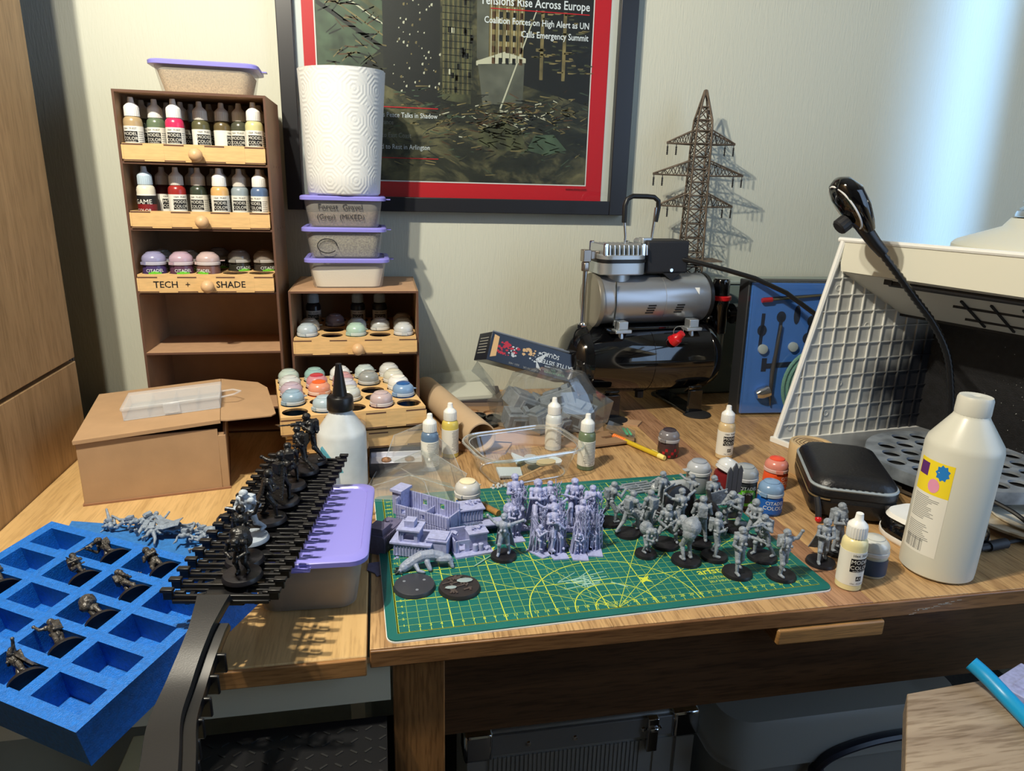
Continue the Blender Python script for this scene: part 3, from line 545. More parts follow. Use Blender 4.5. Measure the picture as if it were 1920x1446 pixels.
tx = MB().text('OUR', .9, Tr(0, 0, 0)); ob('black_pot_lid', MB().lathe([(1.5, 0), (1.55, .1), (1.4, .3), (0, .36)], 24), M('dark_pot_lid', (30, 26, 34), .4), loc=(c2[0].x, c2[0].y, 6.62))
tag(bpy.data.objects['black_pot_lid'], 'dark lettered lid at the bottom of the front-left hole of the top loose tray', 'lid')
ob('lettering', tx, M('white_lettering', (226, 232, 236), .5), bpy.data.objects['black_pot_lid'], loc=(0, 0, .37))

# ---------------- tubs ----------------
def tub(label, x, y, z, w_, d_, h, rz=0, fillh=.6, fill=None, tx=None, extra=None, taper=.86, lidc=lidB, hollow=True, rx=0, ry=0, mat=None):
    t = T('storage_tub', label, 'tub', (x, y, z), rot=(rx, ry, rz)); n = 5
    def lp(k, zz, r=1.6): return [(a, b, zz) for a, b in rrect(0, 0, w_*k, d_*k, r, n)]
    body = MB().loft([lp(taper-.04, 0, 1.4), lp(taper, .25), lp(.96, h-.3), lp(.985, h-.25)], caps=(1, 0))
    ob('body', body, mat or tubC, t)
    l = MB().loft([lp(1.02, h-.55), lp(1.05, h-.5), lp(1.05, h-.05), lp(1.02, h+.12), lp(.93, h+.15), lp(.91, h-.02)])
    l.box((w_*.55, 0, h-.35), (.9, 1.6, .14)) if w_ > 12 else l.box((0, -d_*.55, h-.35), (1.6, .7, .14))
    ob('lid', l, lidc, t, label='lilac snap-on lid')
    if fill: 
        k = taper+(.96-taper)*fillh; g = MB(); r = 1.3; top = []
        base = [(a, b, .2) for a, b in rrect(0, 0, w_*(taper-.05)*.98, d_*(taper-.05)*.98, r, n)]
        topl = [(a, b, h*fillh+.12*math.sin(a*1.1+b)+a*.05*(h*.1)) for a, b in rrect(0, 0, w_*k*.965, d_*k*.965, r, n)]
        g.loft([base, topl]); ob('contents', g, fill, t)
    if tx: ob('lettering', tx, black, t)
    return t
sand = M('fine_sand', (198, 176, 138), .95, bump=.9, bs=900, var=.25, vs=500)
gravel = M('grey_gravel', (150, 146, 128), .95, bump=1, bs=700, col2=(60, 64, 58), vs=420)
flock = M('white_powder', (226, 222, 208), .95, bump=.3, bs=400)
ptub = M('clear_tub_side', (216, 212, 202), .3, alpha=.3)
tub('clear tub of fine sand with lilac lid on top of the tall paint cabinet', -23.9, 60.5, 50.4, 14, 10, 4.2, rz=3, fillh=.72, fill=sand, mat=ptub, ry=0)
tub('lowest stacked tub, white powder inside, on the low cabinet', -5.1, 61.5, 22.62, 12.6, 10, 4.6, fillh=.62, fill=flock, mat=ptub, rz=1)
g = MB(); g.tube([(math.cos(a)*1.5-2.6, -4.9, 1.9+math.sin(a)*1.1) for a in [i*.35 for i in range(17)]], .07, 6)
tub('middle stacked tub, grey gravel inside, black ring drawn on it', -5.3, 61.5, 27.38, 12.4, 10, 4.6, fillh=.78, fill=gravel, tx=g, mat=ptub)
g = MB().text('Forest  Gravel', 1.15, Tr(-.4, -4.85, 3.1, rx=83)).text('(Grey)  (MIXED)', 1.05, Tr(-.4, -4.65, 1.6, rx=83))
tub('topmost stacked tub with handwriting, directly below the kitchen roll', -5.3, 61.5, 32.1, 12.4, 10, 4.6, fillh=.5, fill=M('dark_gravel', (128, 108, 94), .95, bump=1, bs=600, var=.4, vs=300), tx=g, mat=ptub)
tub('large tub with lilac lid at the front of the left desk', -7.2, 9.2, 0, 11.0, 16.2, 6.2, rz=-2, fillh=.55, fill=M('brown_bits', (130, 104, 74), .9, var=.5, vs=90, bump=.6), taper=.8)

# kitchen roll
def towel():
    m = bpy.data.materials.new('embossed_tissue'); m.use_nodes = True; N = m.node_tree.nodes; L = m.node_tree.links; p = N['Principled BSDF']
    p.inputs['Base Color'].default_value = C(218, 220, 218); p.inputs['Roughness'].default_value = .9
    tc = N.new('ShaderNodeTexCoord'); sx = N.new('ShaderNodeSeparateXYZ'); L.new(tc.outputs['Object'], sx.inputs[0])
    def mth(op, a, b=None):
        n = N.new('ShaderNodeMath'); n.operation = op
        for i, q in enumerate((a, b)):
            if q is None: continue
            if isinstance(q, (int, float)): n.inputs[i].default_value = q
            else: L.new(q, n.inputs[i])
        return n.outputs[0]
    ang = mth('MULTIPLY', mth('ARCTAN2', sx.outputs[0], sx.outputs[1]), 9/(2*math.pi)*1.0); zz = mth('MULTIPLY', sx.outputs[2], 23)
    u = mth('SUBTRACT', mth('FRACT', ang), .5); row = mth('MULTIPLY', mth('FLOOR', zz), 0); v = mth('SUBTRACT', mth('FRACT', zz), .5)
    au = mth('ABSOLUTE', u); av = mth('ABSOLUTE', v)
    d = mth('MAXIMUM', mth('MAXIMUM', au, av), mth('MULTIPLY', mth('ADD', au, av), .72))
    r = mth('SINE', mth('MULTIPLY', d, 48)); b = N.new('ShaderNodeBump'); b.inputs['Strength'].default_value = .22; b.inputs['Distance'].default_value = .0008
    L.new(r, b.inputs['Height']); L.new(b.outputs[0], p.inputs['Normal']); return m
t = T('kitchen_roll', 'white embossed kitchen roll standing on the stacked tubs', 'paper roll', (-5.1, 61.5, 36.95), rz=20)
g = MB(); N_ = 48; loops = []
for z, r in ((0, 5.35), (.3, 5.6), (3, 5.75), (8, 6.0), (13, 6.2), (17.8, 6.45), (18.3, 6.5)):
    loops.append([((r+.12*math.sin(3*a+z*.1)+(.35 if i == N_-1 else 0)*(z/18))*math.cos(a), (r+.12*math.sin(3*a+z*.1))*math.sin(a), z+(.25*math.sin(a+1) if z > 18 else 0)) for i, a in enumerate([2*math.pi*k/N_ for k in range(N_)])])
loops.append([(x*.97, y*.97, z-.1) for x, y, z in loops[-1]]); loops.append([(x*.35, y*.35, 18) for x, y, z in loops[-1]])
ob('paper', g.loft(loops), towel(), t, smooth=60)
ob('core', MB().shell([(2.2, 0), (2.2, 18.4)], 20), tube_m, t)

# ---------------- framed picture ----------------
pf = T('framed_poster', 'black framed newspaper-style poster with red border on the back wall', 'picture', (0, 0, 0))
frm = M('black_frame_wood', (30, 31, 36), .35)
Z0, Z1 = 34.1, 101; X0, X1 = -15.3, 45.6; fw = 2.6
for a in ((X0, X0+fw, Z0, Z1), (X1-fw-.6, X1, Z0, Z1)): ob('frame_side', MB().bx(a[0], a[1], 71.6, 73.9, a[2], a[3]), frm, pf, bevel=.12)
for a in ((X0+fw, X1-fw-.6, Z0, Z0+2.5), (X0+fw, X1-fw-.6, Z1-2.5, Z1)): ob('frame_rail', MB().bx(a[0], a[1], 71.6, 73.9, a[2], a[3]), frm, pf, bevel=.12)
ob('mount', MB().bx(X0+2, X1-2, 73.1, 73.3, Z0+2, Z1-2), M('white_mount', (214, 218, 216), .6), pf)
pr_ = ob('print', MB().bx(-11.4, 41.0, 73.02, 73.09, Z0+2, Z1-3), M('red_print', (196, 10, 28), .5), pf, label='poster print with red border')
ob('white_keyline', MB().bx(-9.5, 38.0, 72.99, 73.02, 39.2, 99), paperW, pr_)
def city():
    m = bpy.data.materials.new('ruined_city_print'); m.use_nodes = True; N = m.node_tree.nodes; L = m.node_tree.links; p = N['Principled BSDF']; p.inputs['Roughness'].default_value = .45
    tc = N.new('ShaderNodeTexCoord'); mp = N.new('ShaderNodeMapping'); mp.inputs['Scale'].default_value = (1, 1, 1.6); L.new(tc.outputs['Object'], mp.inputs[0])
    n = N.new('ShaderNodeTexNoise'); n.inputs['Scale'].default_value = 9; n.inputs['Detail'].default_value = 12; n.inputs['Roughness'].default_value = .7; n.inputs['Distortion'].default_value = .5; L.new(mp.outputs[0], n.inputs[0])
    r = N.new('ShaderNodeValToRGB'); e = r.color_ramp.elements; e[0].position = .36; e[0].color = C(18, 20, 18); e[1].position = .74; e[1].color = C(140, 132, 92)
    q = e.new(.5); q.color = C(42, 44, 34); L.new(n.outputs[0], r.inputs[0]); L.new(r.outputs[0], p.inputs['Base Color']); return m
art = ob('artwork', MB().bx(-9.3, 37.8, 72.95, 72.99, 39.4, 99), city(), pr_, label='printed ruined city street')
g = MB(); YP = 72.94
def quad(pts, mi): g.add([(x, YP, z) for x, z in pts], [tuple(range(len(pts)))[::-1]], mi)
cm = [M('print_dark', (20, 22, 22), .5), M('print_olive', (86, 88, 58), .5, var=.5, vs=50), M('print_tan', (146, 130, 84), .5, var=.35, vs=60), M('print_green', (84, 104, 80), .5, var=.4, vs=40), M('print_grey', (104, 106, 94), .5, var=.3, vs=30), M('print_pale', (196, 194, 170), .5), M('print_brown', (96, 66, 40), .5, var=.4, vs=50)]
quad([(-9.2, 99), (-9.2, 57), (-5, 55), (1.5, 61), (1.8, 99)], 3)
quad([(1.8, 99), (1.5, 55), (11, 51), (11.5, 99)], 0); quad([(11.6, 99), (11.4, 53), (16.4, 52.5), (17, 99)], 1)
quad([(17.2, 99), (17.4, 60), (19.4, 59), (19.6, 99)], 4); quad([(19.7, 99), (19.5, 59), (25.5, 58.5), (25.8, 99)], 2); quad([(25.8, 99), (25.6, 56), (37.7, 53), (37.7, 99)], 0)
YP = 72.935
quad([(17.3, 59.5), (22.2, 61.2), (26, 60.3), (26, 59.6), (17.3, 58.8)], 5); YP = 72.932; quad([(17.6, 59), (25.8, 59.6), (25.6, 53), (18.5, 52.5)], 4)
YP = 72.93
for i in range(34): z_ = 99-i*1.75; quad([(-9.1, z_), (1.55, z_-6.5), (1.55, z_-6.5-(.25 if i % 3 else .7)), (-9.1, z_-(.3 if i % 3 else .8))], [5, 2, 0, 1][i % 4]) if z_ > 66 else 0
for i in range(60): x = random.uniform(-9, 0); z_ = random.uniform(57, 68); a_ = random.uniform(-.9, .9); quad([(x, z_), (x+2.2*math.cos(a_), z_+2.2*math.sin(a_)), (x+2.2*math.cos(a_), z_+2.2*math.sin(a_)-.2), (x, z_-.25)], random.choice([0, 0, 2, 1, 6]))
for i in range(12): quad([(11.6+i*.42, 97), (11.72+i*.42, 97), (11.7+i*.42, 54), (11.58+i*.42, 54)], 0 if i % 2 else 2)
for i in range(40): z_ = 97-i*1.08; quad([(11.5, z_), (16.6, z_-.1), (16.6, z_-.22), (11.5, z_-.12)], 0)
for i in range(9): quad([(19.8+i*.68, 99), (19.92+i*.68, 99), (19.9+i*.66, 59.5), (19.78+i*.66, 59.5)], 1 if i % 2 else 5)
for i in range(330):
    x = random.uniform(2, 37); z_ = random.triangular(40, 56, 51); L_ = random.uniform(.3, 2.2); a_ = random.gauss(0, .35); quad([(x, z_), (min(37.6, x+L_*math.cos(a_)), z_+L_*math.sin(a_)), (min(37.6, x+L_*math.cos(a_)), z_+L_*math.sin(a_)-.12), (x, z_-.18)], random.choice([0, 1, 1, 0, 6, 2, 3]))
for i in range(22):
    for j in range(5): quad([(20+j*1.2, 98-i*1.8), (20.6+j*1.2, 98-i*1.8), (20.6+j*1.2, 97-i*1.8), (20+j*1.2, 97-i*1.8)], 0 if (i*j) % 4 else 6)
for i in range(150):
    x = random.uniform(3, 11); z = random.uniform(54, 96); s = random.uniform(.1, .32); quad([(x, z), (x+s, z+s*.3), (x+s*.8, z-s*1.3), (x-.05, z-s)], 5 if random.random() < .7 else 2)
for i in range(60):
    x = random.uniform(11.8, 16.4); z = random.uniform(55, 97); quad([(x, z), (x+.5, z), (x+.5, z-.9), (x, z-.9)], 0 if i % 3 else 5)
for i in range(170):
    x = random.gauss(23, 6); z = 50.5+random.gauss(0, 1.3)+(x-23)*.12; L_ = random.uniform(.4, 2.6); a = random.uniform(-.5, .5); x = min(max(x, 8), 34)
    quad([(x, z), (x+L_*math.cos(a), z+L_*math.sin(a)), (x+L_*math.cos(a), z+L_*math.sin(a)-.14), (x, z-.2)], random.choice([5, 2, 0, 6, 2]))
for i in range(60):
    x = random.uniform(26.5, 37); z = random.uniform(58, 68); quad([(x, z), (x+random.uniform(.3, 2), z), (x+.8, z-.25), (x, z-.25)], random.choice([2, 1, 2]))
for x in (28.5, 32.5): quad([(x, 68), (x+.6, 68), (x+.6, 57), (x, 57)], 2)
quad([(17.5, 46.2), (18.6, 48.6), (22, 49.8), (25.5, 48.6), (26.4, 45.4), (22, 44.8)], 1); quad([(26.6, 45.2), (28, 47.8), (31.5, 48), (34, 45.4), (30, 44.4)], 3)
quad([(17, 75), (17.25, 75), (20, 92), (19.8, 92)], 5); quad([(21.5, 52), (21.8, 52), (27.8, 68), (27.6, 68)], 5)
ob('painted_details', g, cm, art, kind='stuff')
g = MB(); XR = Tr(0, 72.9, 0, rx=90)
def ptext(s, size, x, z, mi, right=True, k=.83):
    vs, fs = tmesh(s, size); w2 = max(v[0] for v in vs)*k
    g.text(s, size, Tr(x-w2, 72.9, z, rx=90) @ Matrix.Diagonal((k, 1, 1, 1)), mi)
ptext('Tensions Rise Across Europe', 1.95, 37.1, 69.0, 0); ptext('Coalition Forces on High Alert as UN', 1.45, 37.1, 66.0, 0); ptext('Calls Emergency Summit', 1.45, 37.1, 64.1, 0)
g.bx(19.7, 37.1, 72.88, 72.9, 67.75, 67.9, mi=1); g.bx(-8, 10.7, 72.88, 72.9, 51.4, 51.55, mi=1); g.bx(-8, 10.7, 72.88, 72.9, 43.1, 43.25, mi=1)
ptext('Officials Peace Talks in Shadow', 1.15, 10.6, 50.2, 0); ptext('Reappearance', 1.1, 3.0, 49.0, 2); ptext('Bringing to East Coast', 1.1, 6.0, 46.9, 2); ptext('Laid to Rest in Arlington', 1.15, 9.2, 45.0, 0)
ptext('www.time.com', .8, 38.2, 38.6, 3)
ob('lettering', g, [M('white_lettering', (226, 232, 236), .5), red, M('grey_lettering', (150, 150, 144), .5), M('dark_red_ink', (60, 6, 10), .5)], pr_)
ob('glass', MB().bx(X0+2, X1-2, 72.3, 72.45, Z0+2, Z1-2), glassM, pf)
# ---------------- airbrush compressor ----------------
cp = T('airbrush_compressor', 'airbrush compressor: black tank, silver motor, finned head and carry handle', 'compressor', (46, 59.8, 0), 6)
AX = Tr(ry=90)   # lathe axis along x
tk = MB().lathe([(0, -15.2), (2, -15.1), (4.4, -14.4), (5.8, -13.2), (6.35, -11.8), (6.4, -11.5), (6.3, -11.4), (6.3, 11.4), (6.4, 11.5), (6.35, 11.8), (5.8, 13.2), (4.4, 14.2), (2, 14.8), (0, 14.9)], 48, Tr(0, 0, 9.8) @ AX)
tk.tube([(0, 6.32*math.cos(a), 9.8+6.32*math.sin(a)) for a in [i*math.pi/18 for i in range(36)]], .08, 6, closed=True)
ob('tank', tk, blackG, cp, smooth=50)
mo = MB().lathe([(3.9, -9.6), (4.3, -9.4), (4.35, -9.0), (4.35, 1.9), (4.28, 1.95), (4.28, 2.05), (4.35, 2.1), (4.35, 10.6), (4.1, 11.2), (3.0, 11.5)], 48, Tr(0, 0, 20.4) @ AX)
ob('motor', mo, silver, cp)
ob('motor_end_plate', MB().lathe([(4.7, -10.4), (4.75, -10.3), (4.75, -9.6), (4.3, -9.4)], 40, Tr(0, 0, 20.2) @ AX), M('warm_grey_steel', (150, 144, 132), .35, .6), cp, label='flat grey end plate')
ob('motor_end_cap', MB().lathe([(4.42, 10.9), (4.42, 11.5), (3.6, 12), (0, 12.1)], 40, Tr(0, 0, 20.4) @ AX), blackP, cp)
for k, x0 in enumerate((-.9, 4.6)):
    for i in range(4): ob('vent_slot', MB().box((0, 0, 0), (1.5, .12, .22), Tr(x0+.12*i, -4.36*math.cos(R(26-i*6)), 20.4-4.36*math.sin(R(26-i*6)), rx=26-i*6)), black, cp)
ob('sticker', MB().prism([(-.5, .4), (.5, .4), (.15, -.9)], 0, .02, Tr(8.2, -3.9, 22.3, rx=62)), paperW, cp, label='white triangular sticker')
hd = MB().prism(rrect(-6, -.2, 8.6, 7.6, 2), 25, 27.1).prism(rrect(-6, -.2, 4.6, 5.2, 2), 23.2, 25); ob('cylinder_head', hd, cast, cp, bevel=.15)
ob('gasket', MB().prism(rrect(-6, -.2, 8.9, 7.9, 2), 27.1, 27.5), blackP, cp)
g = MB().prism(rrect(-6, -.2, 8.6, 7.6, 2), 27.5, 28.3)
ob('head_cover', g, cast, cp, bevel=.1)
for i in range(10): ob('cooling_fin', MB().box((-9.6+i*.84, -.2, 29.1), (.26, 7.2, 1.7), taper=.93), cast, cp, bevel=.06)
for x, y in ((-9.4, -3.2), (-2.6, -3.2), (-9.4, 2.8), (-2.6, 2.8)): ob('bolt', MB().lathe([(.45, 28.2), (.45, 30.1), (.3, 30.2)], 6, Tr(x, y, 0)), chrome, cp)
bb = ob('switch_box', MB().bx(-1.5, 6.6, -2.6, 3, 25.0, 30.6), blackM, cp, bevel=.35)
ob('box_screw', MB().lathe([(.35, 0), (.3, .15)], 12, Tr(3.4, -2.6, 25.6, rx=90)), chrome, bb)
ob('box_foot', MB().prism([(1.8, 0), (5, 0), (3.4, -1.2)], 0, .4, Tr(0, -2.55, 25.1, rx=90)), blackM, bb)
# handle
for sx in (-4.6, .4): ob('handle_rod', MB().tube([(sx, 0, 29), (sx+.1, 0, 31), (sx-.25+(.6 if sx > 0 else 0), 0, 33.5), (sx-.3+(.8 if sx > 0 else 0), 0, 36)], .24, 10), chrome, cp)
hp = [(-4.9, 0, 33.4), (-4.95, 0, 36.2), (-4.6, 0, 37.3), (-3.6, 0, 37.8), (-1, 0, 37.8), (.4, 0, 37.7), (1.25, 0, 37.1), (1.35, 0, 36), (1.0, 0, 33.6)]
ob('handle_grip', MB().tube(hp, .42, 12), M('rubber_grip', (16, 16, 18), .4), cp)
ob('handle_clamp', MB().bx(-1.9, -.2, -1.5, .2, 28.4, 31).lathe([(.6, -2), (.6, .4)], 12, Tr(-1.4, 0, 30.2, rx=90)), cast, cp, bevel=.15)
# pipe on the left end
pp = ob('outlet_pipe', MB().tube([(-12.0, -1, 15.6), (-12.0, -1, 27)], .42, 12).tube([(-7.6, -4.2, 16.5), (-7.5, -4.45, 20), (-7.6, -4.2, 24)], .16, 8), chrome, cp)
ob('pipe_fitting', MB().lathe([(.95, 14.2), (.95, 14.7), (.7, 14.9), (.7, 15.4), (.85, 15.6), (.85, 16.2), (.5, 16.5)], 6, Tr(-12, -1, 0)).ball((-12, -1, 16.1), .75), chrome, cp)
ob('pipe_elbow', MB().lathe([(.7, 25.4), (.75, 25.6), (.75, 26.8), (.6, 27)], 6, Tr(-12, -1, 0)).bx(-12.7, -11.3, -1.8, -.2, 27, 29).bx(-11.3, -9.8, -1.6, -.4, 27.4, 28.8), M('nickel', (160, 150, 140), .25, .9), cp, bevel=.1)
for x in (-6, 7.6):
    ob('motor_foot', MB().bx(x-1.5, x+1.5, -5.2, -2.4, 15.2, 15.8).bx(x-.9, x+.9, -4.9, -3, 15.8, 17.2).lathe([(.6, 13.8), (.6, 14.4), (.45, 15.2)], 6, Tr(x, -4, 0)), cast, cp, bevel=.12)
ob('mounting_plate', MB().bx(-8.5, 9.6, -3.4, 3.4, 15.4, 15.9).bx(-8.5, -6, -5, -3.4, 15.2, 15.6), blackG, cp, bevel=.1)
rv = ob('release_valve', MB().tube([(3.2, -4.6, 13.9), (3.1, -5.6, 14.3)], .5, 10).lathe([(.9, 0), (1.0, .3), (1.0, 1.3), (.7, 1.6), (.6, 2.6)], 16, Tr(3.3, -5.4, 13.4, rx=35, ry=25)), redP, cp, label='red pressure valve')
ob('pull_ring', MB().tube([(3.9+.95*math.cos(a), -6.0, 15.4+.95*math.sin(a)) for a in [i*math.pi/12 for i in range(24)]], .07, 6, closed=True), chrome, rv)
ob('drain_nut', MB().lathe([(.8, 0), (.8, 1.2)], 8, Tr(-.4, -1.6, 2.6)), blackM, cp)
for x in (-7.6, 8.6):
    ob('tank_foot', MB().bx(x-1.3, x+1.3, -6.2, -5.4, .6, 4.6).bx(x-2.0, x+1.6, -6.2, 6.2, .3, .8).bx(x-1.3, x+1.3, 5.4, 6.2, .6, 4.6).box((0, 0, 0), (2.6, 2.2, .4), Tr(x, -4.8, 4.5, rx=-38)), blackG, cp, bevel=.1)
    for y in (-6.3, 6): ob('rubber_pad', MB().lathe([(2.5, 0), (2.5, .25), (1.8, .5), (1, .6)], 20, Tr(x+.4, y, 0)), M('rubber', (30, 30, 32), .6), cp)
rg = ob('pressure_regulator', MB().lathe([(1.75, 13.6), (1.8, 14), (1.8, 18.4), (1.9, 18.6), (1.9, 19.8)], 24, Tr(15.8, .6, 0)).lathe([(1.55, 20.4), (1.6, 20.6), (1.55, 23.2), (1.3, 23.6)], 36, Tr(15.8, .6, 0), rib=.04).tube([(12.4, .6, 16.4), (14.6, .6, 16.4)], .8, 10).tube([(17, .6, 17), (19.6, .6, 17)], .9, 10).lathe([(1.9, -1), (1.9, .6)], 16, Tr(19.6, .6, 17, ry=90)), blackG, cp)
ob('red_collar', MB().lathe([(2.0, 19.7), (2.05, 19.9), (2.05, 20.4), (1.9, 20.5)], 28, Tr(15.8, .6, 0)), redP, rg)
ob('water_bowl', MB().lathe([(.9, 8.6), (1.4, 9.2), (1.5, 13.6)], 20, Tr(15.8, .6, 0)), clrT, rg)
ob('gauge_pipe', MB().tube([(12.2, .6, 16.4), (13.4, .6, 16.4)], .95, 6), chrome, rg)
g = MB().tube([(51.0, 58.5, 27.6), (54, 57, 27), (58.5, 55.2, 26), (63, 53, 24.8), (68, 51, 22.6), (72.4, 49, 19.4), (76, 47.5, 15.5), (79, 46.5, 10), (80, 46.5, 3)], .42, 10)
tag(ob('power_cable', g, M('black_cable', (18, 18, 20), .35)), 'thick black cable from the compressor arching behind the spray booth', 'cable')

# ---------------- model pylon ----------------
pyM = M('weathered_laser_board', (112, 98, 84), .7, var=.35, vs=60); pyD = M('shaded_pylon_board', (52, 44, 38), .75)  # darker copy paints shade on the tower's side faces; arm braces share it
py = T('model_pylon', 'model electricity pylon of brown laser-cut board with three cross-arms', 'model', (57.6, 67.6, 22.65), -8)
def hw(z): return 1.9-.55*min(z, 28)/28 if z < 28 else max(.12, 1.35*(34-z)/6)
zs = [0, 2.6, 5.2, 7.8, 10.4, 13, 15.4, 17.8, 20, 22.2, 24.4, 26.6, 28.4, 30.6, 33.4]
g = MB()
for sx in (-1, 1):
    for sy in (-1, 1):
        g2 = MB().tube([(sx*hw(z), sy*hw(z), z) for z in zs], .2, 4); ob('corner_post', g2, pyM, py)
for i in range(len(zs)-1):
    a, b = zs[i], zs[i+1]; A, B = hw(a), hw(b); gl = MB()
    for s in (-1, 1):
        gl.tube([(-A, s*A, a), (B, s*B, b)], .1, 4, 0 if s < 0 else 0).tube([(A, s*A, a), (-B, s*B, b)], .1, 4).tube([(s*A, -A, a), (s*B, B, b)], .1, 4, 1).tube([(s*A, A, a), (s*B, -B, b)], .1, 4, 1)
        gl.tube([(-B, s*B, b), (B, s*B, b)], .13, 4).tube([(s*B, -B, b), (s*B, B, b)], .13, 4, 1)
    ob('lattice_panel', gl, [pyM, pyD], py)
for z, L_, h in ((24.3, 6.2, 2.4), (18.9, 8.3, 2.6), (13.4, 6.9, 2.5)):
    for s in (-1, 1):
        w0 = hw(z); ga = MB()
        for yy in (-w0, w0):
            ga.tube([(s*w0, yy, z), (s*L_, yy*.12, z+.1)], .13, 4).tube([(s*w0, yy, z+h), (s*L_, yy*.12, z+.25)], .13, 4)
            for k in range(5):
                f0 = k/5; f1 = (k+.5)/5; f2 = (k+1)/5
                P_ = lambda f, up: (s*(w0+(L_-w0)*f), yy*(1-.88*f), z+.1*f+(h*(1-f) if up else 0))
                ga.tube([P_(f0, 0), P_(f1, 1)], .07, 4, 1).tube([P_(f1, 1), P_(f2, 0)], .07, 4, 1)
        arm = ob('cross_arm', ga, [pyM, pyD], py)
        for xx in (L_-.15, L_-1.75):
            ob('insulator', MB().lathe([(.09, -1.9), (.2, -1.8), (.09, -1.65), (.2, -1.5), (.09, -1.35), (.2, -1.2), (.09, -1.05), (.2, -.9), (.09, -.75), (.2, -.6), (.09, -.4), (.06, 0)], 8, Tr(s*xx, 0, z)), blackM, arm)
ob('base_plate', MB().bx(-2.6, 5.2, -2.8, 2.8, 3.6, 3.9).bx(-2.4, 2.4, -2.4, 2.4, 0, .4), pyM, py)

# grey green crate behind
gb = T('toolbox', 'long grey-green plastic toolbox lying along the wall behind the airbrush case', 'toolbox', (72.5, 69.4, 0))
gm = M('grey_green_plastic', (110, 124, 118), .4); ob('body', MB().bx(-17, 18, -2.6, 3, 0, 16.9), gm, gb, bevel=.5)
ob('lid', MB().bx(-17.4, 18.4, -3, 3.3, 17.3, 21.9).bx(-17.4, 18.4, -3.2, 3.4, 17.1, 17.6), gm, gb, bevel=.5)
ob('lid_rim', MB().bx(-17.8, 18.8, -3.3, 3.5, 21.9, 22.6), M('pale_grey_green', (138, 150, 144), .4), gb, bevel=.2)
ob('rivet', MB().lathe([(.7, 0), (.6, .3)], 16, Tr(-9, -3.1, 20, rx=90)), blackM, gb)
for i in range(5): ob('ridge', MB().bx(-16, -8, -3.1, -2.6, 2+i*1.6, 2.7+i*1.6), gm, gb, bevel=.1)

# ---------------- airbrush case ----------------
ac = T('airbrush_case', 'upright airbrush case, blue tray behind a clear cover', 'case', (62.8, 52.4, 0), rot=(-2, 0, -4))
ob('back_shell', MB().bx(0, 19, 1.4, 5.2, 0, 24.3), M('charcoal_case', (40, 42, 46), .5), ac, bevel=.2)
blueT = M('blue_flocked_tray', (70, 126, 216), .7)
ob('blue_tray', MB().bx(.5, 18.5, .9, 1.45, .4, 23.9), blueT, ac, bevel=.1)
ob('clear_cover', MB().bx(.05, 19, -.4, -.3, .1, 24.2).bx(.05, .15, -.4, 1.4, .1, 24.2).bx(.05, 19, -.4, 1.4, 24.1, 24.2), clrC, ac, bevel=.03)
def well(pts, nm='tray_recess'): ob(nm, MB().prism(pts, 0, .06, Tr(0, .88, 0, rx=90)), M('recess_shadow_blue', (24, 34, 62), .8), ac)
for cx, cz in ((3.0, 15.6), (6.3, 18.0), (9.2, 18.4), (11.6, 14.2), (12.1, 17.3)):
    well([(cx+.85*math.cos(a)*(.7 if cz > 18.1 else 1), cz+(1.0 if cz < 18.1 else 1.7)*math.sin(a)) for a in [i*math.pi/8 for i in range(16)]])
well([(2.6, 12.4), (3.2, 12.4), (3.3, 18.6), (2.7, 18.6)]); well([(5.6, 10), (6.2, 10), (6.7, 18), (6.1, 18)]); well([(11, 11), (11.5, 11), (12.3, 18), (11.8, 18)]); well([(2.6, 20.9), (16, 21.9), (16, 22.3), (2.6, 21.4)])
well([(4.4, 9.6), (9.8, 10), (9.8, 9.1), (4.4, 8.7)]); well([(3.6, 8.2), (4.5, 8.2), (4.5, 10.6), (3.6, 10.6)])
for cx, cz in ((3.4, 12.3), (9.0, 12.7)): ob('white_cap', MB().lathe([(.85, 0), (.85, .5), (.5, .6)], 20, Tr(cx, .85, cz, rx=90)), M('grey_white_cap', (190, 200, 206), .4), ac)
pen = ob('airbrush', MB().tube([(5.9, .5, 1.9), (5.7, .5, 3.6), (5.6, .5, 8.2), (6.3, .5, 16.6)], [.1, .3, .42, .22], 10).tube([(5.6, .5, 4.4), (3.8, .4, 5.1)], .35, 8), M('airbrush_steel', (110, 104, 102), .35, .7), ac)
ob('paint_cup', MB().lathe([(.7, -.8), (1.1, 0), (1.15, 1.6)], 16, Tr(3.6, .2, 4.3, ry=70)), chrome, pen)
ob('red_tipped_brush', MB().tube([(3.2, .4, 21.0), (14, .4, 22.0)], .2, 8).tube([(2.2, .4, 20.95), (4.0, .4, 21.1)], .42, 8, 1), [M('dull_brass', (120, 110, 80), .4, .5), redP], ac)
hs = MB()
for k in range(4): hs.tube([(12.7+(6.0-k*.75)*math.cos(a), -.9-.1*k, 5.9+(6.6-k*.8)*math.sin(a)) for a in [i*math.pi/20 for i in range(40)]], .36, 8, closed=True)
h_ = ob('air_hose', hs, M('teal_braided_hose', (50, 104, 122), .45, col2=(120, 160, 130), vs=90, sc=(6, 6, 30)), loc=(62.8, 51.6, .2), rot=(-2, 0, -4))
tag(h_, 'coil of teal braided air hose in front of the airbrush case, beside the booth', 'hose')

# ---------------- spray booth ----------------
bt = T('spray_booth', 'white folding spray booth with gridded side panel and black overspray inside', 'spray booth', (62.3, 40, 0), -70.1)
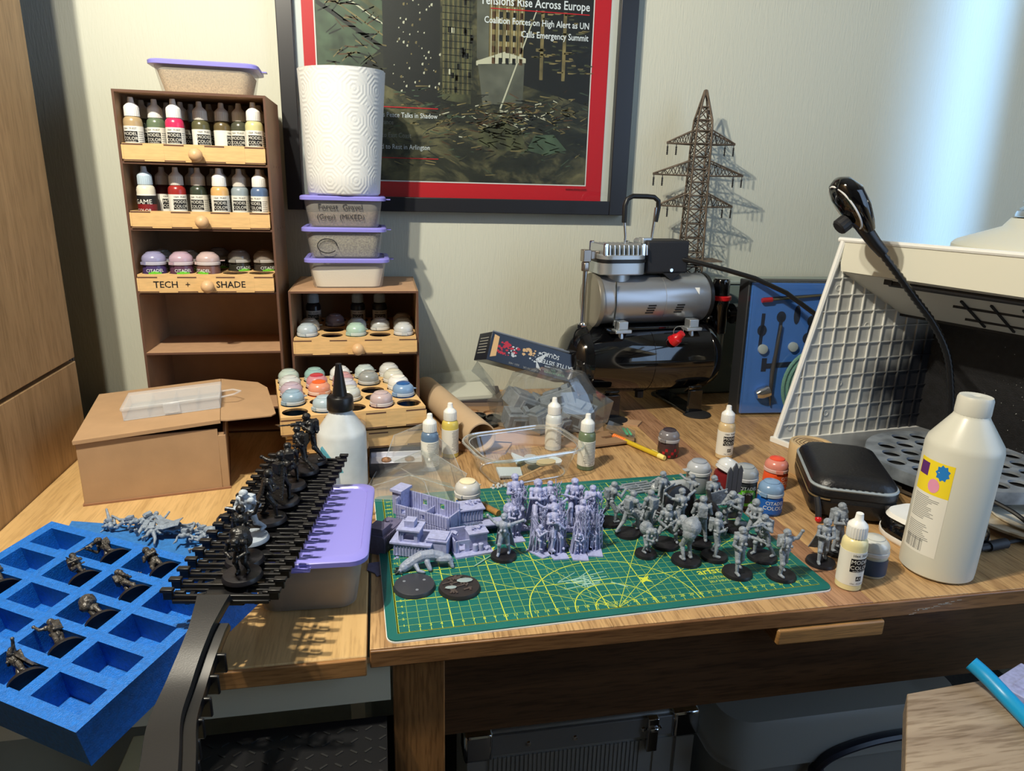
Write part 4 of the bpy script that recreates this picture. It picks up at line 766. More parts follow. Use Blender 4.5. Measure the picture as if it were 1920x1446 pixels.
# local x runs along the front edge (right and towards the camera), local y goes into the booth
def loc2(x, y): 
    a = R(70.1); dx, dy = x-62.3, y-40; return (dx*math.cos(a)-dy*math.sin(a), dx*math.sin(a)+dy*math.cos(a))
def overspray(name, basec, x0, y0, z0, sx, sz, lo=.35, hi=.75):
    m = bpy.data.materials.new(name); m.use_nodes = True; N = m.node_tree.nodes; L = m.node_tree.links; p = N['Principled BSDF']; p.inputs['Roughness'].default_value = .45
    tc = N.new('ShaderNodeTexCoord'); mp = N.new('ShaderNodeMapping'); mp.inputs['Location'].default_value = (-x0, -y0, -z0); L.new(tc.outputs['Object'], mp.inputs[0])
    sc = N.new('ShaderNodeVectorMath'); sc.operation = 'MULTIPLY'; sc.inputs[1].default_value = (sx, sx, sz); L.new(mp.outputs[0], sc.inputs[0])
    ln = N.new('ShaderNodeVectorMath'); ln.operation = 'LENGTH'; L.new(sc.outputs[0], ln.inputs[0])
    n = N.new('ShaderNodeTexNoise'); n.inputs['Scale'].default_value = 14; n.inputs['Detail'].default_value = 5; L.new(tc.outputs['Object'], n.inputs[0])
    ad = N.new('ShaderNodeMath'); ad.operation = 'MULTIPLY_ADD'; ad.inputs[1].default_value = .55; L.new(n.outputs[0], ad.inputs[0]); L.new(ln.outputs['Value'], ad.inputs[2])
    r = N.new('ShaderNodeValToRGB'); r.color_ramp.elements[0].position = lo; r.color_ramp.elements[0].color = C(30, 30, 34); r.color_ramp.elements[1].position = hi; r.color_ramp.elements[1].color = C(*basec)
    r.color_ramp.interpolation = 'EASE'
    L.new(ad.outputs[0], r.inputs[0]); L.new(r.outputs[0], p.inputs['Base Color']); return m
pd = loc2(62.3+29*.99, 40+29*.107); pa = math.degrees(math.atan2(pd[1], pd[0]))
X_ = Tr(0, 0, .3, rz=pa) @ Tr(rx=90)     # panel plane: x along panel, y up
pm = overspray('panel_overspray', (196, 196, 190), .30, 0, .07, 4.2, 4.2, .60, 1.42)
pts = [(0, 0), (29, 0), (29, 27.6), (7.6, 32.0)]
panel = ob('side_panel', MB().prism(pts, 0, .3, Tr(rx=90)), pm, bt, loc=(0, 0, .3), rot=(0, 0, pa))
rm = overspray('rib_overspray', (226, 226, 220), .30, 0, .07, 4.2, 4.2, .56, 1.34)
def zt(x): return 32.0*x/7.6 if x < 7.6 else 32.0-(x-7.6)*4.4/21.4
ribs = MB()
for i in range(1, 12):
    x = 1.2+i*2.35
    if x < 29: ob('rib', MB().bx(x-.09, x+.09, -.6, -.3, .3, zt(x)-.2), rm, panel)
for j in range(1, 12):
    z = j*2.62; xl = z*7.6/32.0; xr = 29 if z < 27.6 else 29-(z-27.6)*21.4/4.4
    if xr > xl+1: ob('rib', MB().bx(xl+.1, xr, -.56, -.3, z-.08, z+.08), rm, panel)
ob('edge_rim', MB().tube([(0, -.3, 0), (7.6, -.3, 32.0)], .45, 8).tube([(7.6, -.3, 32), (29, -.3, 27.6)], .3, 8).bx(0, 29, -.9, .2, -.2, .3), white, panel)
for x, z in ((6, 24), (3.9, 8), (9.2, 4), (14.6, 18.5), (11, 9), (7.9, 24.6), (2.5, 2)): ob('moulding_dot', MB().lathe([(.5, 0), (.5, .12), (.35, .12), (.3, .05)], 16, Tr(x, -.3, z, rx=90)), pm, panel)
bk = loc2(62.3+29*.99, 40+29*.107)
ob('base', MB().prism([(0, 0), (42, 0), (44, bk[1]), (bk[0], bk[1])], 0, .6), overspray('base_overspray', (140, 144, 148), .2, .16, 0, 4.2, 1, .55, 1.5), bt)
ob('front_lip', MB().bx(-.3, 42, -.6, 0, 0, .9), white, bt, bevel=.1)
dk = M('mottled_black', (26, 26, 30), .55, bump=.4, bs=500, col2=(14, 14, 16), vs=120)  # near-black with darker mottling
ob('back_box', MB().bx(bk[0]-1, 46, bk[1]-.2, bk[1]+12, .6, 27.6), dk, bt)
g = MB()
for i in range(260): 
    x = random.gauss(bk[0]+22, 5); z = random.gauss(10, 5)
    if z > 1: s = random.uniform(.03, .1); g.box((x, bk[1]-.22, z), (s, .03, s))
ob('paint_flecks', g, M('white_flecks', (200, 200, 196), .7), bt, kind='stuff')
tf = loc2(69.8, 41.0)
fx = tf[0]
ob('fascia', MB().prism([(fx-.1, 0), (fx+43, 0), (fx+43, -5.2), (fx+.9, -4.6)], 0, .3, Tr(0, tf[1], 32.2, rx=90)), M('cream_plastic', (222, 220, 204), .4), bt)
ob('top_rim', MB().tube([(fx-.2, tf[1]-.2, 32.3), (fx+43, tf[1]-.2, 32.3)], .38, 8), white, bt)
ry0 = tf[1]; 
ob('roof', MB().loft([[(fx, ry0, 32.0), (fx+43, ry0, 32.0), (46, bk[1]+12, 27.9), (bk[0]-1, bk[1]+12, 27.9)], [(fx, ry0, 32.3), (fx+43, ry0, 32.3), (46, bk[1]+12, 28.3), (bk[0]-1, bk[1]+12, 28.3)]]), M('cream_plastic', (222, 220, 204)), bt)
my = ry0+.62*(bk[1]-ry0)
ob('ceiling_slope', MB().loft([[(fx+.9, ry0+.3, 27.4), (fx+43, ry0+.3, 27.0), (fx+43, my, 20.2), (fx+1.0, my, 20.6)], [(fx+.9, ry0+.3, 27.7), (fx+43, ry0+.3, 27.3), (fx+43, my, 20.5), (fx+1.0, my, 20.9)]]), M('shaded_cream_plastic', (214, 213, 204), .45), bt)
ob('hood_floor', MB().loft([[(fx+1, my, 20.2), (fx+43, my, 19.8), (46, bk[1]-.3, 19.4), (bk[0]-.5, bk[1]-.3, 19.8)], [(fx+1, my, 20.6), (fx+43, my, 20.2), (46, bk[1]-.3, 19.8), (bk[0]-.5, bk[1]-.3, 20.2)]]), dk, bt)
for i in range(7):
    ob('grille_bar', MB().box((0, 0, 0), (.3, 9, .35), Tr(fx+17+i*3.9, (ry0+my)/2+1.5, 23.0, rx=math.degrees(math.atan2(-6.9, my-ry0)))), blackM, bt, rot=(0, 0, 0))
for j in range(3): ob('grille_bar', MB().bx(fx+15, fx+42, ry0+6+j*4, ry0+6.35+j*4, 27.0-(6+j*4)*6.9/(my-ry0), 27.35-(6+j*4)*6.9/(my-ry0)), blackM, bt)
ob('lamp_tube', MB().tube([(fx+8, ry0+1.4, 26.6), (fx+40, ry0+1.4, 26.4)], .55, 10).box((fx+8, ry0+1.4, 26.8), (1.2, 1.4, .9)), blackM, bt)
# exhaust hood on top behind, with foil duct
eh = T('exhaust_duct', 'silver foil extraction duct on a cream flared collar above the booth', 'duct', (104, 36, 31.2))
def px(r): return r
ob('collar', MB().lathe([(17.5, -1), (17.5, .4), (16.8, 1.1), (10.8, 3.4), (9.8, 4.8), (0, 4.8)], 40, Tr(4.2, 0, 0)), M('cream_plastic', (222, 220, 204)), eh)
pr2 = []
z = 4.8
for i in range(14): pr2 += [(8.9-.3*min(i, 8), z), (9.3-.3*min(i, 8), z+.4), (8.6-.3*min(i, 8), z+.9)]; z += 1.1
ob('foil_duct', MB().lathe(pr2, 40, Tr(4.2, 0, 0)), M('crumpled_foil', (190, 188, 180), .28, .9, bump=1, bs=90), eh)
for z in (5.0,): ob('clamp_band', MB().lathe([(9.7, z), (9.45, z+.1), (9.3, z+.9), (9.1, z+1.0)], 36, Tr(4.2, 0, 0)), chrome, eh)
# turntable
tt = T('spray_turntable', 'grey round turntable with rows of round holes in the spray booth', 'turntable', (77.6, 20.2, .9))
hl = []
for j in range(-5, 6):
    for i in range(-5, 6):
        hx = i*3.05+(1.5 if j % 2 else 0); hy = j*2.9
        if math.hypot(hx, hy) < 9.7: hl.append(circ(hx, hy, 1.22, 20))
tm_ = M('speckled_grey_disc', (150, 158, 166), .45, col2=(92, 98, 104), vs=30)
ob('disc', MB().plate(circ(0, 0, 11.2, 72), hl, 3.0, .35).lathe([(11.2, 1.7), (11.25, 1.8), (11.2, 3.34), (11.0, 3.34), (11.0, 1.7)], 72), tm_, tt, smooth=30)
ob('hub', MB().lathe([(10.9, 2.3), (10.9, 2.7)], 48).lathe([(8.5, -.3), (8.5, .5), (7, 2.3)], 40), M('black_disc_bottom', (28, 28, 30), .6), tt)
# gooseneck lamp
gl_ = T('gooseneck_lamp', 'black gooseneck lamp rising beside the spray booth with oval head', 'lamp', (0, 0, 0))
gp = [(83.2, 26.5, 1.4), (82.4, 26.8, 6), (81.2, 27, 12), (79.6, 27.2, 17.2), (76.8, 27.6, 21.6), (73.2, 28, 25.4), (69.6, 28.4, 29.2), (66.2, 28.8, 32.6)]
from mathutils.geometry import interpolate_bezier
def smooth_path(P, n=10):
    P = [Vector(p) for p in P]; out = []
    for i in range(len(P)-1):
        a, b = P[i], P[i+1]; t0 = (P[i+1]-P[max(i-1, 0)])/6; t1 = (P[min(i+2, len(P)-1)]-P[i])/6
        out += interpolate_bezier(a, a+t0, b-t1, b, n)[:-1]
    return out+[P[-1]]
sp = smooth_path(gp, 14); ob('neck', MB().tube(sp, [.55 if i % 2 else .43 for i in range(len(sp))], 12), M('black_cable', (18, 18, 20)), gl_, smooth=80)
ob('neck_sleeve', MB().tube([(67.6, 28.6, 31.4), (66.2, 28.8, 32.7), (64.6, 29, 34.4), (63.2, 29.1, 36)], [.75, .85, .95, 1.1], 12), blackP, gl_)
hx_ = Tr(62.2, 29.2, 37.7, ry=-40, rz=-4)
ob('lamp_head', MB().tube([(0, 0, -4.2), (.05, 0, -2.8), (.1, 0, -.6), (.1, 0, 1.8), (0, 0, 3.6), (0, 0, 4.2)], [.9, 1.3, 1.75, 1.85, 1.25, .4], 24, X=hx_, flat=1.5), blackG, gl_)
ob('lens_ring', MB().tube([(-1.0, 2.3*math.cos(a), .2+3.5*math.sin(a)) for a in [i*math.pi/18 for i in range(36)]], .13, 6, X=hx_, closed=True), M('white_ring', (220, 222, 224), .3), gl_)
ob('knob', MB().lathe([(1.05, 0), (1.1, .2), (1.1, 1.3), (.9, 1.5)], 28, hx_ @ Tr(-1.7, 0, -1.4, ry=-90), rib=.06), blackM, gl_)
ob('switch_panel', MB().box((1.85, 0, .4), (.12, 1.6, 2.8), hx_).box((1.92, 0, 1.2), (.15, .5, .5), hx_, 1).box((1.92, 0, 0), (.15, .5, .5), hx_, 1), [M('blue_grey_gloss', (120, 130, 146), .2), blackP], gl_)
ob('clamp_foot', MB().lathe([(2.4, .6), (2.4, 1.1), (1, 1.6)], 20, Tr(83.2, 26.5, 0)), blackM, gl_)

# ---------------- large glue bottle, nozzle bottle ----------------
pv = T('glue_bottle', 'tall white plastic bottle with screw cap and yellow label on the right of the table', 'bottle', (58.8, 1.1, 0), -14, rot=(0, 1.2, -14))
pv.scale = (.8, .8, 1)
ob('body', MB().lathe([(4.0, 0), (4.45, .3), (4.5, 1), (4.5, 14.2), (4.3, 14.9), (2.15, 17.5), (1.95, 17.9), (1.95, 18.1)], 48), M('white_hdpe', (208, 207, 194), .32), pv)
ob('cap', MB().lathe([(2.05, 17.8), (2.08, 18.0), (2.05, 19.4), (1.9, 19.7), (.5, 19.72), (.3, 19.6), (0, 19.6)], 64, rib=.025), M('white_cap_plastic', (206, 205, 194), .4), pv)
lw = M('white_label', (228, 226, 216)); a0 = 172; a1 = 234
lb = ob('paper_label', MB().lathe([(4.515, 2.6), (4.515, 9.3)], 20, a0=a0, a1=a1, mi=0).lathe([(4.52, 9.3), (4.52, 12.9)], 20, a0=a0, a1=a1, mi=1).lathe([(4.53, 11.1), (4.53, 12.5)], 10, a0=a0+2, a1=a0+22, mi=2), [lw, M('yellow_label', (240, 214, 40), .5), M('purple_label', (92, 40, 110), .5)], pv)
g = MB(); 
for i in range(24):
    z = 8.9-i*.19 if i < 14 else 8.6-i*.2; g.lathe([(4.535, z), (4.535, z+.06)], 8, a0=a0+4, a1=a0+30+random.random()*22)
for i in range(15): aa = a0+6+i*2.3; g.lathe([(4.535, 2.9), (4.535, 4.3)], 1, a0=aa, a1=aa+random.choice([.5, 1, 1.4]))
ob('small_print', g, M('grey_small_print', (120, 120, 118)), lb, kind='stuff')
def wrapfan(mi, ca, cz, rad, col, n=18, amp=.3):
    g = MB(); vs = [(4.54*math.cos(R(ca)), 4.54*math.sin(R(ca)), cz)]
    for i in range(n): 
        r = rad*(1+(amp if i % 2 else 0)); a = R(ca)+r*math.cos(2*math.pi*i/n)/4.5; vs.append((4.54*math.cos(a), 4.54*math.sin(a), cz+r*math.sin(2*math.pi*i/n)))
    g.add(vs, [(0, 1+i, 1+(i+1) % n) for i in range(n)]); return g
ob('blue_splat', wrapfan(0, 218, 11.9, .7, 0), M('blue_print', (30, 120, 196), .5), lb); ob('pink_splat', wrapfan(0, 208, 10.3, .75, 0, amp=.02), M('pink_print', (226, 150, 180), .5), lb)
gb2 = T('nozzle_bottle', 'translucent white glue bottle with long black nozzle behind the black rack', 'bottle', (-5.4, 30.5, 0))
ob('body', MB().lathe([(2.8, 0), (3.1, .3), (3.15, 1), (3.15, 7.7), (3.0, 8.4), (1.5, 10.6), (1.4, 11.2)], 40), M('milky_plastic', (214, 220, 222), .3, var=.1, vs=30), gb2)
ob('nozzle_cap', MB().lathe([(1.65, 11.0), (1.7, 11.1), (1.65, 12.6), (1.5, 12.8), (.95, 12.9), (.42, 16.6), (.38, 17.0), (0, 17.1)], 48, rib=.02), blackP, gb2)
# ---------------- cutting mat ----------------
cm_ = T('cutting_mat', 'green cutting mat with yellow grid lying on the oak table', 'cutting mat', (-.144, -3.3, 0), 2.475)
ob('mat_body', MB().prism(rrect(22.5, 15, 45, 30, .9), .151, .3), M('green_mat', (12, 104, 98), .5, bump=.25, bs=350, var=.12, vs=14), cm_)
ob('white_core', MB().prism(rrect(22.5, 15, 45.12, 30.12, .95), 0, .15), paperW, cm_)
yl = M('yellow_grid_ink', (150, 178, 70), .5); yl2 = M('bright_yellow_ink', (196, 206, 62), .5)
g = MB(); lx = lambda x0, x1, y0, y1, mi=0: g.add([(x0, y0, .304), (x1, y0, .304), (x1, y1, .304), (x0, y1, .304)], [(0, 1, 2, 3)], mi)
for i in range(44): h = .05 if i % 5 == 0 else .022; lx(1+i-h, 1+i+h, 1, 29, 1 if i % 5 == 0 else 0)
for j in range(29): h = .05 if j % 5 == 0 else .022; lx(1, 44, 1+j-h, 1+j+h, 1 if j % 5 == 0 else 0)
lx(.93, 1.1, .95, 29, 1); lx(.93, 44, .93, 1.03, 1)
def arc(cx, cy, r, a0, a1, w_=.05):
    n = 28
    vs = []; 
    for i in range(n+1):
        a = R(a0+(a1-a0)*i/n); vs += [(cx+(r-w_)*math.cos(a), cy+(r-w_)*math.sin(a), .3055), (cx+(r+w_)*math.cos(a), cy+(r+w_)*math.sin(a), .3055)]
    g.add(vs, [(2*i, 2*i+1, 2*i+3, 2*i+2) for i in range(n)], 1)
arc(22, 1, 8.6, 0, 180); arc(22, 1, 4.2, 0, 180); arc(22, 1, 2.2, 0, 180); arc(20, 13, 1.2, 0, 360); arc(20, 13, 1.7, 0, 360); arc(20, 13, 2.2, 0, 360)
for cx, cy in ((38, 22), (40, 24.5), (28, 24)):
    for r in (.7, 1.1, 1.5): arc(cx, cy, r, 0, 360, .035)
def dl_(x0, y0, x1, y1, w_=.03): 
    d = Vector((x1-x0, y1-y0)).normalized(); n = Vector((-d.y, d.x))*w_
    g.add([(x0+n.x, y0+n.y, .3055), (x0-n.x, y0-n.y, .3055), (x1-n.x, y1-n.y, .3055), (x1+n.x, y1+n.y, .3055)], [(3, 2, 1, 0)], 1)
for a in (30, 45, 60, 90, 120, 135, 150): dl_(22, 1, 22+min(26, 18/max(.3, math.sin(R(a))))*math.cos(R(a))*.9, 1+min(26, 18/max(.3, math.sin(R(a))))*math.sin(R(a))*.9)
for i in range(1, 43):
    dl_(1+i, 1, 1+i, 1.35 if i % 5 else 1.6)
for (x, y) in ((26.5, 5.2), (12, 14), (34, 12)): g.add([(x+(.9 if i % 2 else .3)*math.cos(R(i*45)), y+(.9 if i % 2 else .3)*math.sin(R(i*45)), .306) for i in range(8)], [tuple(range(8))], 1)
ob('printed_grid', g, [yl, yl2], cm_, kind='stuff')
g = MB()
for i in range(1, 43): g.text(str(i), .55, Tr(1+i, 1.75, .3065))
for i in range(1, 28): g.text(str(i), .5, Tr(1.6, 1+i, .3065))
g.text('arfsto', 1.5, Tr(34.2, 5.4, .3065)).text('A3 CUTTING MAT', .5, Tr(34.5, 4.2, .3065)).text('SELF HEALING', .5, Tr(34.5, 3.5, .3065))
ob('lettering', g, yl2, cm_, kind='stuff')
g = MB().bx(33.5, 39.5, 2.9, 4.9, .3, .305)
for i in range(260): 
    x, y = random.uniform(1, 44), random.uniform(1, 29); s = random.uniform(.02, .09); g.box((x, y, .305), (s, s*random.uniform(.5, 2), .01), None)
for i in range(16): g.tube([(20+random.gauss(0, 1.5), 6+random.gauss(0, .6), .3), (20.5+random.gauss(0, 1.8), 6+random.gauss(0, .8), .3)], .05, 4)
g.v = g.v[8:]; g.f = [tuple(i-8 for i in f) for f in g.f[6:]]; g.m = g.m[6:]
ob('glue_specks', g, M('pale_specks', (150, 186, 170), .7), cm_, kind='stuff')

# ---------------- figures placed on the mat ----------------
def wmat(me, mat):
    key = (me.name, mat.name)
    if key not in BM: c = me.copy(); c.materials.clear(); c.materials.append(mat); BM[key] = c
    return BM[key]
def base_mesh(r, h=.34):
    k = ('base', r)
    if k not in BM: BM[k] = MB().lathe([(r, 0), (r, .06), (r*.93, h), (r*.9, h+.02), (0, h+.02)], 40).mesh(baseB)
    return BM[k]
def mini(pose, x, y, label, rz=0, z=.3, r=1.5, s=1.0, mat=None, bmat=None, group=None, name='miniature_soldier', rot=None, fx=0, fy=0, X=None, base=True, nmf='figure'):
    t = T(name, label, 'miniature', (x, y, z), rz, group, rot=rot)
    if X is not None: t.matrix_world = X
    if base: ob('round_base', wmat(base_mesh(r), bmat) if bmat else base_mesh(r), parent=t)
    s *= 1.1 if name == 'miniature_soldier' else 1
    f = ob(nmf, wmat(FM[pose], mat or greyR), parent=t, loc=(fx, fy, .34)); f.scale = (s, s, s)
    return t
G1 = 'grey soldier miniatures on the cutting mat'
mini('aim', 26.3, 15.6, 'grey aiming soldier miniature, back left of the group beside the prone one', 90, group=G1)
mini('stride', 27.6, 12.6, 'grey miniature leaning forward on a black base, second from the left', 120, group=G1)
mini('guard', 30.1, 12.6, 'grey miniature standing straight before the flat fence parts', 200, r=1.3, group=G1)
mini('hunch', 28.0, 7.8, 'small-based grey miniature hunched under a bulging load, front left of the group', 20, r=1.25, s=.8, group=G1)
mini('wide', 31.0, 9.6, 'helmeted grey miniature with legs wide apart, gun held down', -10, r=1.65, group=G1)
mini('hunch', 31.9, 5.9, 'large-based grey miniature with a round sack on its back, front row', 190, r=1.65, s=1.12, group=G1)
mini('guard', 34.9, 9.2, 'tall grey miniature with coiled hose standing against the upright black disc', 160, r=1.5, s=1.1, group=G1)
mini('guard', 35.3, 6.2, 'grey helmeted miniature directly behind the front middle one', 60, group=G1)
mini('point', 36.2, 2.7, 'grey miniature in the middle of the front row stretching an arm to the left', 0, r=1.6, group=G1)
mini('aim', 40.6, 5.4, 'grey lunging miniature aiming left, second row right', -70, r=1.65, group=G1)
mini('armsup', 40.6, 1.6, 'grey miniature at the front right corner of the mat raising a blade', 10, r=1.55, group=G1)
mini('cape', 41.3, 8.8, 'grey caped miniature near the blue pot', -60, r=1.55, group=G1)
mini('crouch', 40.9, 12.2, 'grey miniature bending forward in front of the green-labelled pot', -70, r=1.65, s=1.15, group=G1)
mini('shieldbearer', 39.4, 15.6, 'grey miniature carrying a wide board at the back of the group', 20, r=1.6, group=G1)
mini('wings', 33.9, 12.6, 'grey miniature with spread arms before the tilted black disc', 10, r=1.3, group=G1)
mini('cape', 46.8, 3.9, 'grey cloaked miniature on the bare table right of the mat', -25, z=0, r=1.6)
mini('guard', 49.9, 5.9, 'dark-based slim grey miniature behind the cloaked one on the bare table', 20, z=0, r=1.5, s=1.12)
mini('wings', 12.4, 9.5, 'pale grey miniature with outstretched arms, alone on a black base between buildings and figures', -20, r=1.45, s=.95, mat=M('cool_grey_resin', (146, 156, 178), .5, var=.1, vs=250))
pz = mini('aim', 24.0, 16.9, 'grey miniature lying prone beside the raft figures', base=False); pz.matrix_world = Matrix.Translation(W((27.3, 17.9, .45))) @ Matrix.Rotation(R(65), 4, 'Z') @ Matrix.Rotation(R(90), 4, 'X'); pz.children[0].scale = (.8, .8, .8)
mini('shieldbearer', 33.6, 17.6, 'grey miniature partly hidden behind the tilted black disc', 40, r=1.3, group=G1)
mini('wings', 37.4, 17.4, 'dark grey spiky miniature in front of the silver-lidded pot', 100, r=1.3, s=.9, group=G1)
# big upright bases and panels
def disc(label, x, y, z, rot, r=2.1, name='large_round_base', inner=0):
    t = T(name, label, 'model base', (x, y, z), rot=rot)
    ob('disc', MB().lathe([(r, 0), (r, .08), (r*.95, .38), (r*.92, .4), (0, .4)], 48), baseB, t)
    ob('underside_rim', MB().lathe([(r*.98, -.02), (r*.98, .0), (r*.85, 0), (r*.84, .02)], 40), M('dark_rim', (46, 46, 52), .35), t)
    return t
disc('black round base standing tilted behind the spread-armed miniature', 35.0, 15.6, 2.5, (75, 18, 10))
disc('black oval base standing on edge in the middle of the soldier group', 36.6, 11.4, 2.5, (82, 0, -62), r=2.2)
disc('narrow black base leaning on edge before the silver-lidded pot', 38.3, 14.3, 2.4, (80, 10, 70), r=2.0)
g = MB()
for i in range(3): g.prism([(i*1.0-.45, 0), (i*1.0+.45, 0), (i*1.0+.45, 3.6+(i == 1)*.5), (i*1.0, 4.4+(i == 1)*.5), (i*1.0-.45, 3.6+(i == 1)*.5)], 0, .22, Tr(-1, 0, 3.6, rx=90))
t = T('picket_shield', 'dark grey pointed picket panel on a thin pole beside the green-labelled pot', 'model part', (42.0, 15.6, .3), 15)
t.scale = (.82, .82, .82)
ob('panel', g, M('dark_grey_plastic', (72, 76, 84), .5), t); ob('pole', MB().tube([(0, -.1, .3), (0, -.1, 7.6)], .09, 6), M('dark_grey_plastic', (72, 76, 84)), t); ob('foot', MB().lathe([(1.2, 0), (1.1, .3), (0, .32)], 24), baseB, t)
# ladder and fence pieces
def frame_part(name, label, x, y, z, rz, w_, d_, nx, ny, mat, rx=0, solid=False):
    t = T(name, label, 'model part', (x, y, z), rot=(rx, 0, rz)); 
    for i in range(nx): ob('upright', MB().box((-w_/2+w_*i/(nx-1), 0, .13), (.16, d_, .2)), mat, t)
    for j in range(ny): ob('cross_bar', MB().box((0, -d_/2+d_*(j+.5)/ny, .2), (w_+.3, .3 if solid else .14, .16)), mat, t)
    return t
frame_part('fence_panel', 'grey model fence panel lying at the back edge of the mat', 33.6, 24.6, .3, 10, 3.6, 3.4, 3, 5, greyR, solid=True)
frame_part('fence_panel', 'small grey model fence offcut beside the larger fence panel', 36.6, 26.0, .3, 40, 1.8, 1.5, 3, 3, greyR, solid=True)
frame_part('model_ladder', 'grey model ladder leaning among the soldier miniatures', 31.4, 15.6, 1.3, -35, 1.3, 5.2, 2, 8, greyR, rx=22)
frame_part('model_ladder', 'second grey model ladder lying beneath the leaning one', 31.2, 15.2, .45, -50, 1.5, 5.4, 2, 8, greyR)
t = T('model_ring', 'grey round hatch ring lying behind the standing miniatures', 'model part', (30.4, 18.4, .3)); ob('ring', MB().lathe([(1.9, 0), (1.95, .3), (1.6, .35), (1.55, .12), (0, .12)], 40), greyR, t); ob('spokes', MB().box((0, 0, .2), (3.2, .14, .2)).box((0, 0, .2), (.14, 3.2, .2)), greyR, t)
# two flat display bases at the front
t = T('display_base', 'plain dark grey round base at the front left of the mat', 'model base', (2.6, 4.9, .3)); ob('disc', MB().lathe([(2.1, 0), (2.12, .08), (1.98, .42), (1.9, .46), (0, .46)], 56), M('slate_base', (52, 54, 62), .38), t)
for a in (30, 150, 280): ob('magnet_spot', MB().lathe([(.16, .455), (.15, .475), (0, .476)], 14, Tr(1.15*math.cos(R(a)), 1.15*math.sin(R(a)), 0)), M('grey_spot', (120, 126, 136), .4), t)
t = T('display_base', 'round base with cracked plank texture and silver patches, right of the plain one', 'model base', (7.0, 4.0, .3)); ob('disc', MB().lathe([(2.1, 0), (2.12, .08), (1.98, .42), (0, .42)], 56), M('brown_black_base', (40, 36, 38), .5), t)
for i in range(26):
    a, r = random.uniform(0, 6.28), 1.55*math.sqrt(random.random()); L_ = random.uniform(.5, 1.1); ob('plank_piece', MB().box((0, 0, .47), (L_, .2, .12)), M('umber_plank', (70, 60, 58), .6), t, loc=(r*math.cos(a), r*math.sin(a), 0), rot=(random.uniform(-6, 6), 0, random.choice([20, 20, 110, 65])))
for x, y, s in ((.6, .7, .6), (-.9, -.4, .42)): ob('silver_patch', MB().lathe([(s, .55), (s*.8, .58), (0, .6)], 9, Matrix.Diagonal((1.4, .7, 1, 1))), M('pale_patch', (140, 156, 160), .5), t, loc=(x, y, 0))

# ---------------- supported resin figures ----------------
SUP = {}
def raft(pose, x, y, label, rz=0, s=.85, tilt=18, w_=1.7, d_=2.2, h=.5, name='supported_miniature'):
    t = T(name, label, 'miniature', (x, y, .3), rz, 'lilac resin figures on support rafts')
    k = (pose, tilt)
    if k not in SUP:
        rd = random.Random(len(SUP)); g = MB(); X = Tr(0, .3, h, rx=-tilt)
        for i in range(34):
            x0, y0 = rd.uniform(-.8, .8), rd.uniform(-.2, 1.5); z1 = rd.uniform(1.2, 4.2); tgt = X @ Vector((rd.uniform(-.4, .4), .3, z1)); g.tube([(x0, y0+.4, .1), (x0*.8, y0+.35, z1*.7), tuple(tgt)], [.07, .05, .025], 5)
        for cx_ in (.45, .85):
            hh = rd.uniform(4.6, 5.6); cols_ = [(cx_, .5), (cx_+.4, .9), (cx_, 1.3)]
            for a_, b_ in cols_: g.tube([(a_, b_, .1), (a_-.25, b_, hh*rd.uniform(.8, 1))], .06, 5)
            for q_ in range(9):
                z_ = .4+q_*hh/10; g.tube([(*cols_[q_ % 3], z_), (*cols_[(q_+1) % 3], z_+.5)], .05, 4).tube([(*cols_[(q_+1) % 3], z_), (*cols_[(q_+2) % 3], z_+.45)], .05, 4)
        SUP[k] = g.mesh(lilac)
    ob('raft', MB().prism([(-w_/2, -d_/2+.3), (w_/2, -d_/2+.1), (w_/2+.2, d_/2+.5), (-w_/2-.1, d_/2+.6)], 0, .14), lilac, t, rot=(0, 0, random.uniform(-8, 8)))
    f = ob('figure', wmat(FM[pose], lilac), parent=t, loc=(0, .3, h), rot=(-tilt, 0, 0)); f.scale = (s, s, s)
    ob('support_struts', SUP[k], parent=t, kind='stuff'); return t
for a in [('guard', 15.4, 15.8, 'tall lilac resin figure on supports at the back left of the rafts', 10, 1.12), ('cape', 17.3, 14.2, 'robed lilac resin figure on the big oval raft', -5, 1.1), ('guard', 19.5, 16.6, 'small lilac resin figure at the back centre of the rafts', 0, .85),
          ('stride', 21.6, 14.6, 'lilac resin figure with tall lattice supports at the back right', -10, 1.1), ('aim', 23.4, 13.4, 'rightmost tall lilac resin figure on supports', -15, 1.0), ('hunch', 14.4, 13.2, 'crouched lilac resin figure beside the lone black-based miniature', 20, .8),
          ('wings', 19.0, 11.4, 'lilac resin figure with raised arms in the middle of the rafts', 15, .95), ('guard', 18.4, 8.9, 'front lilac resin figure with open lattice at its right side', 10, .95), ('aim', 21.6, 10.4, 'lilac resin figure holding a rifle, front right of the rafts', -5, .95),
          ('crouch', 16.8, 9.6, 'low kneeling lilac resin figure at the front left raft', 30, .65), ('hunch', 20.6, 8.4, 'tiny hunched lilac resin figure at the front edge of the rafts', 0, .5), ('guard', 22.4, 9.0, 'tiny separate lilac resin figure at the right end of the front rafts', 0, .45)]:
    raft(*a[:5], s=a[5]*1.12)

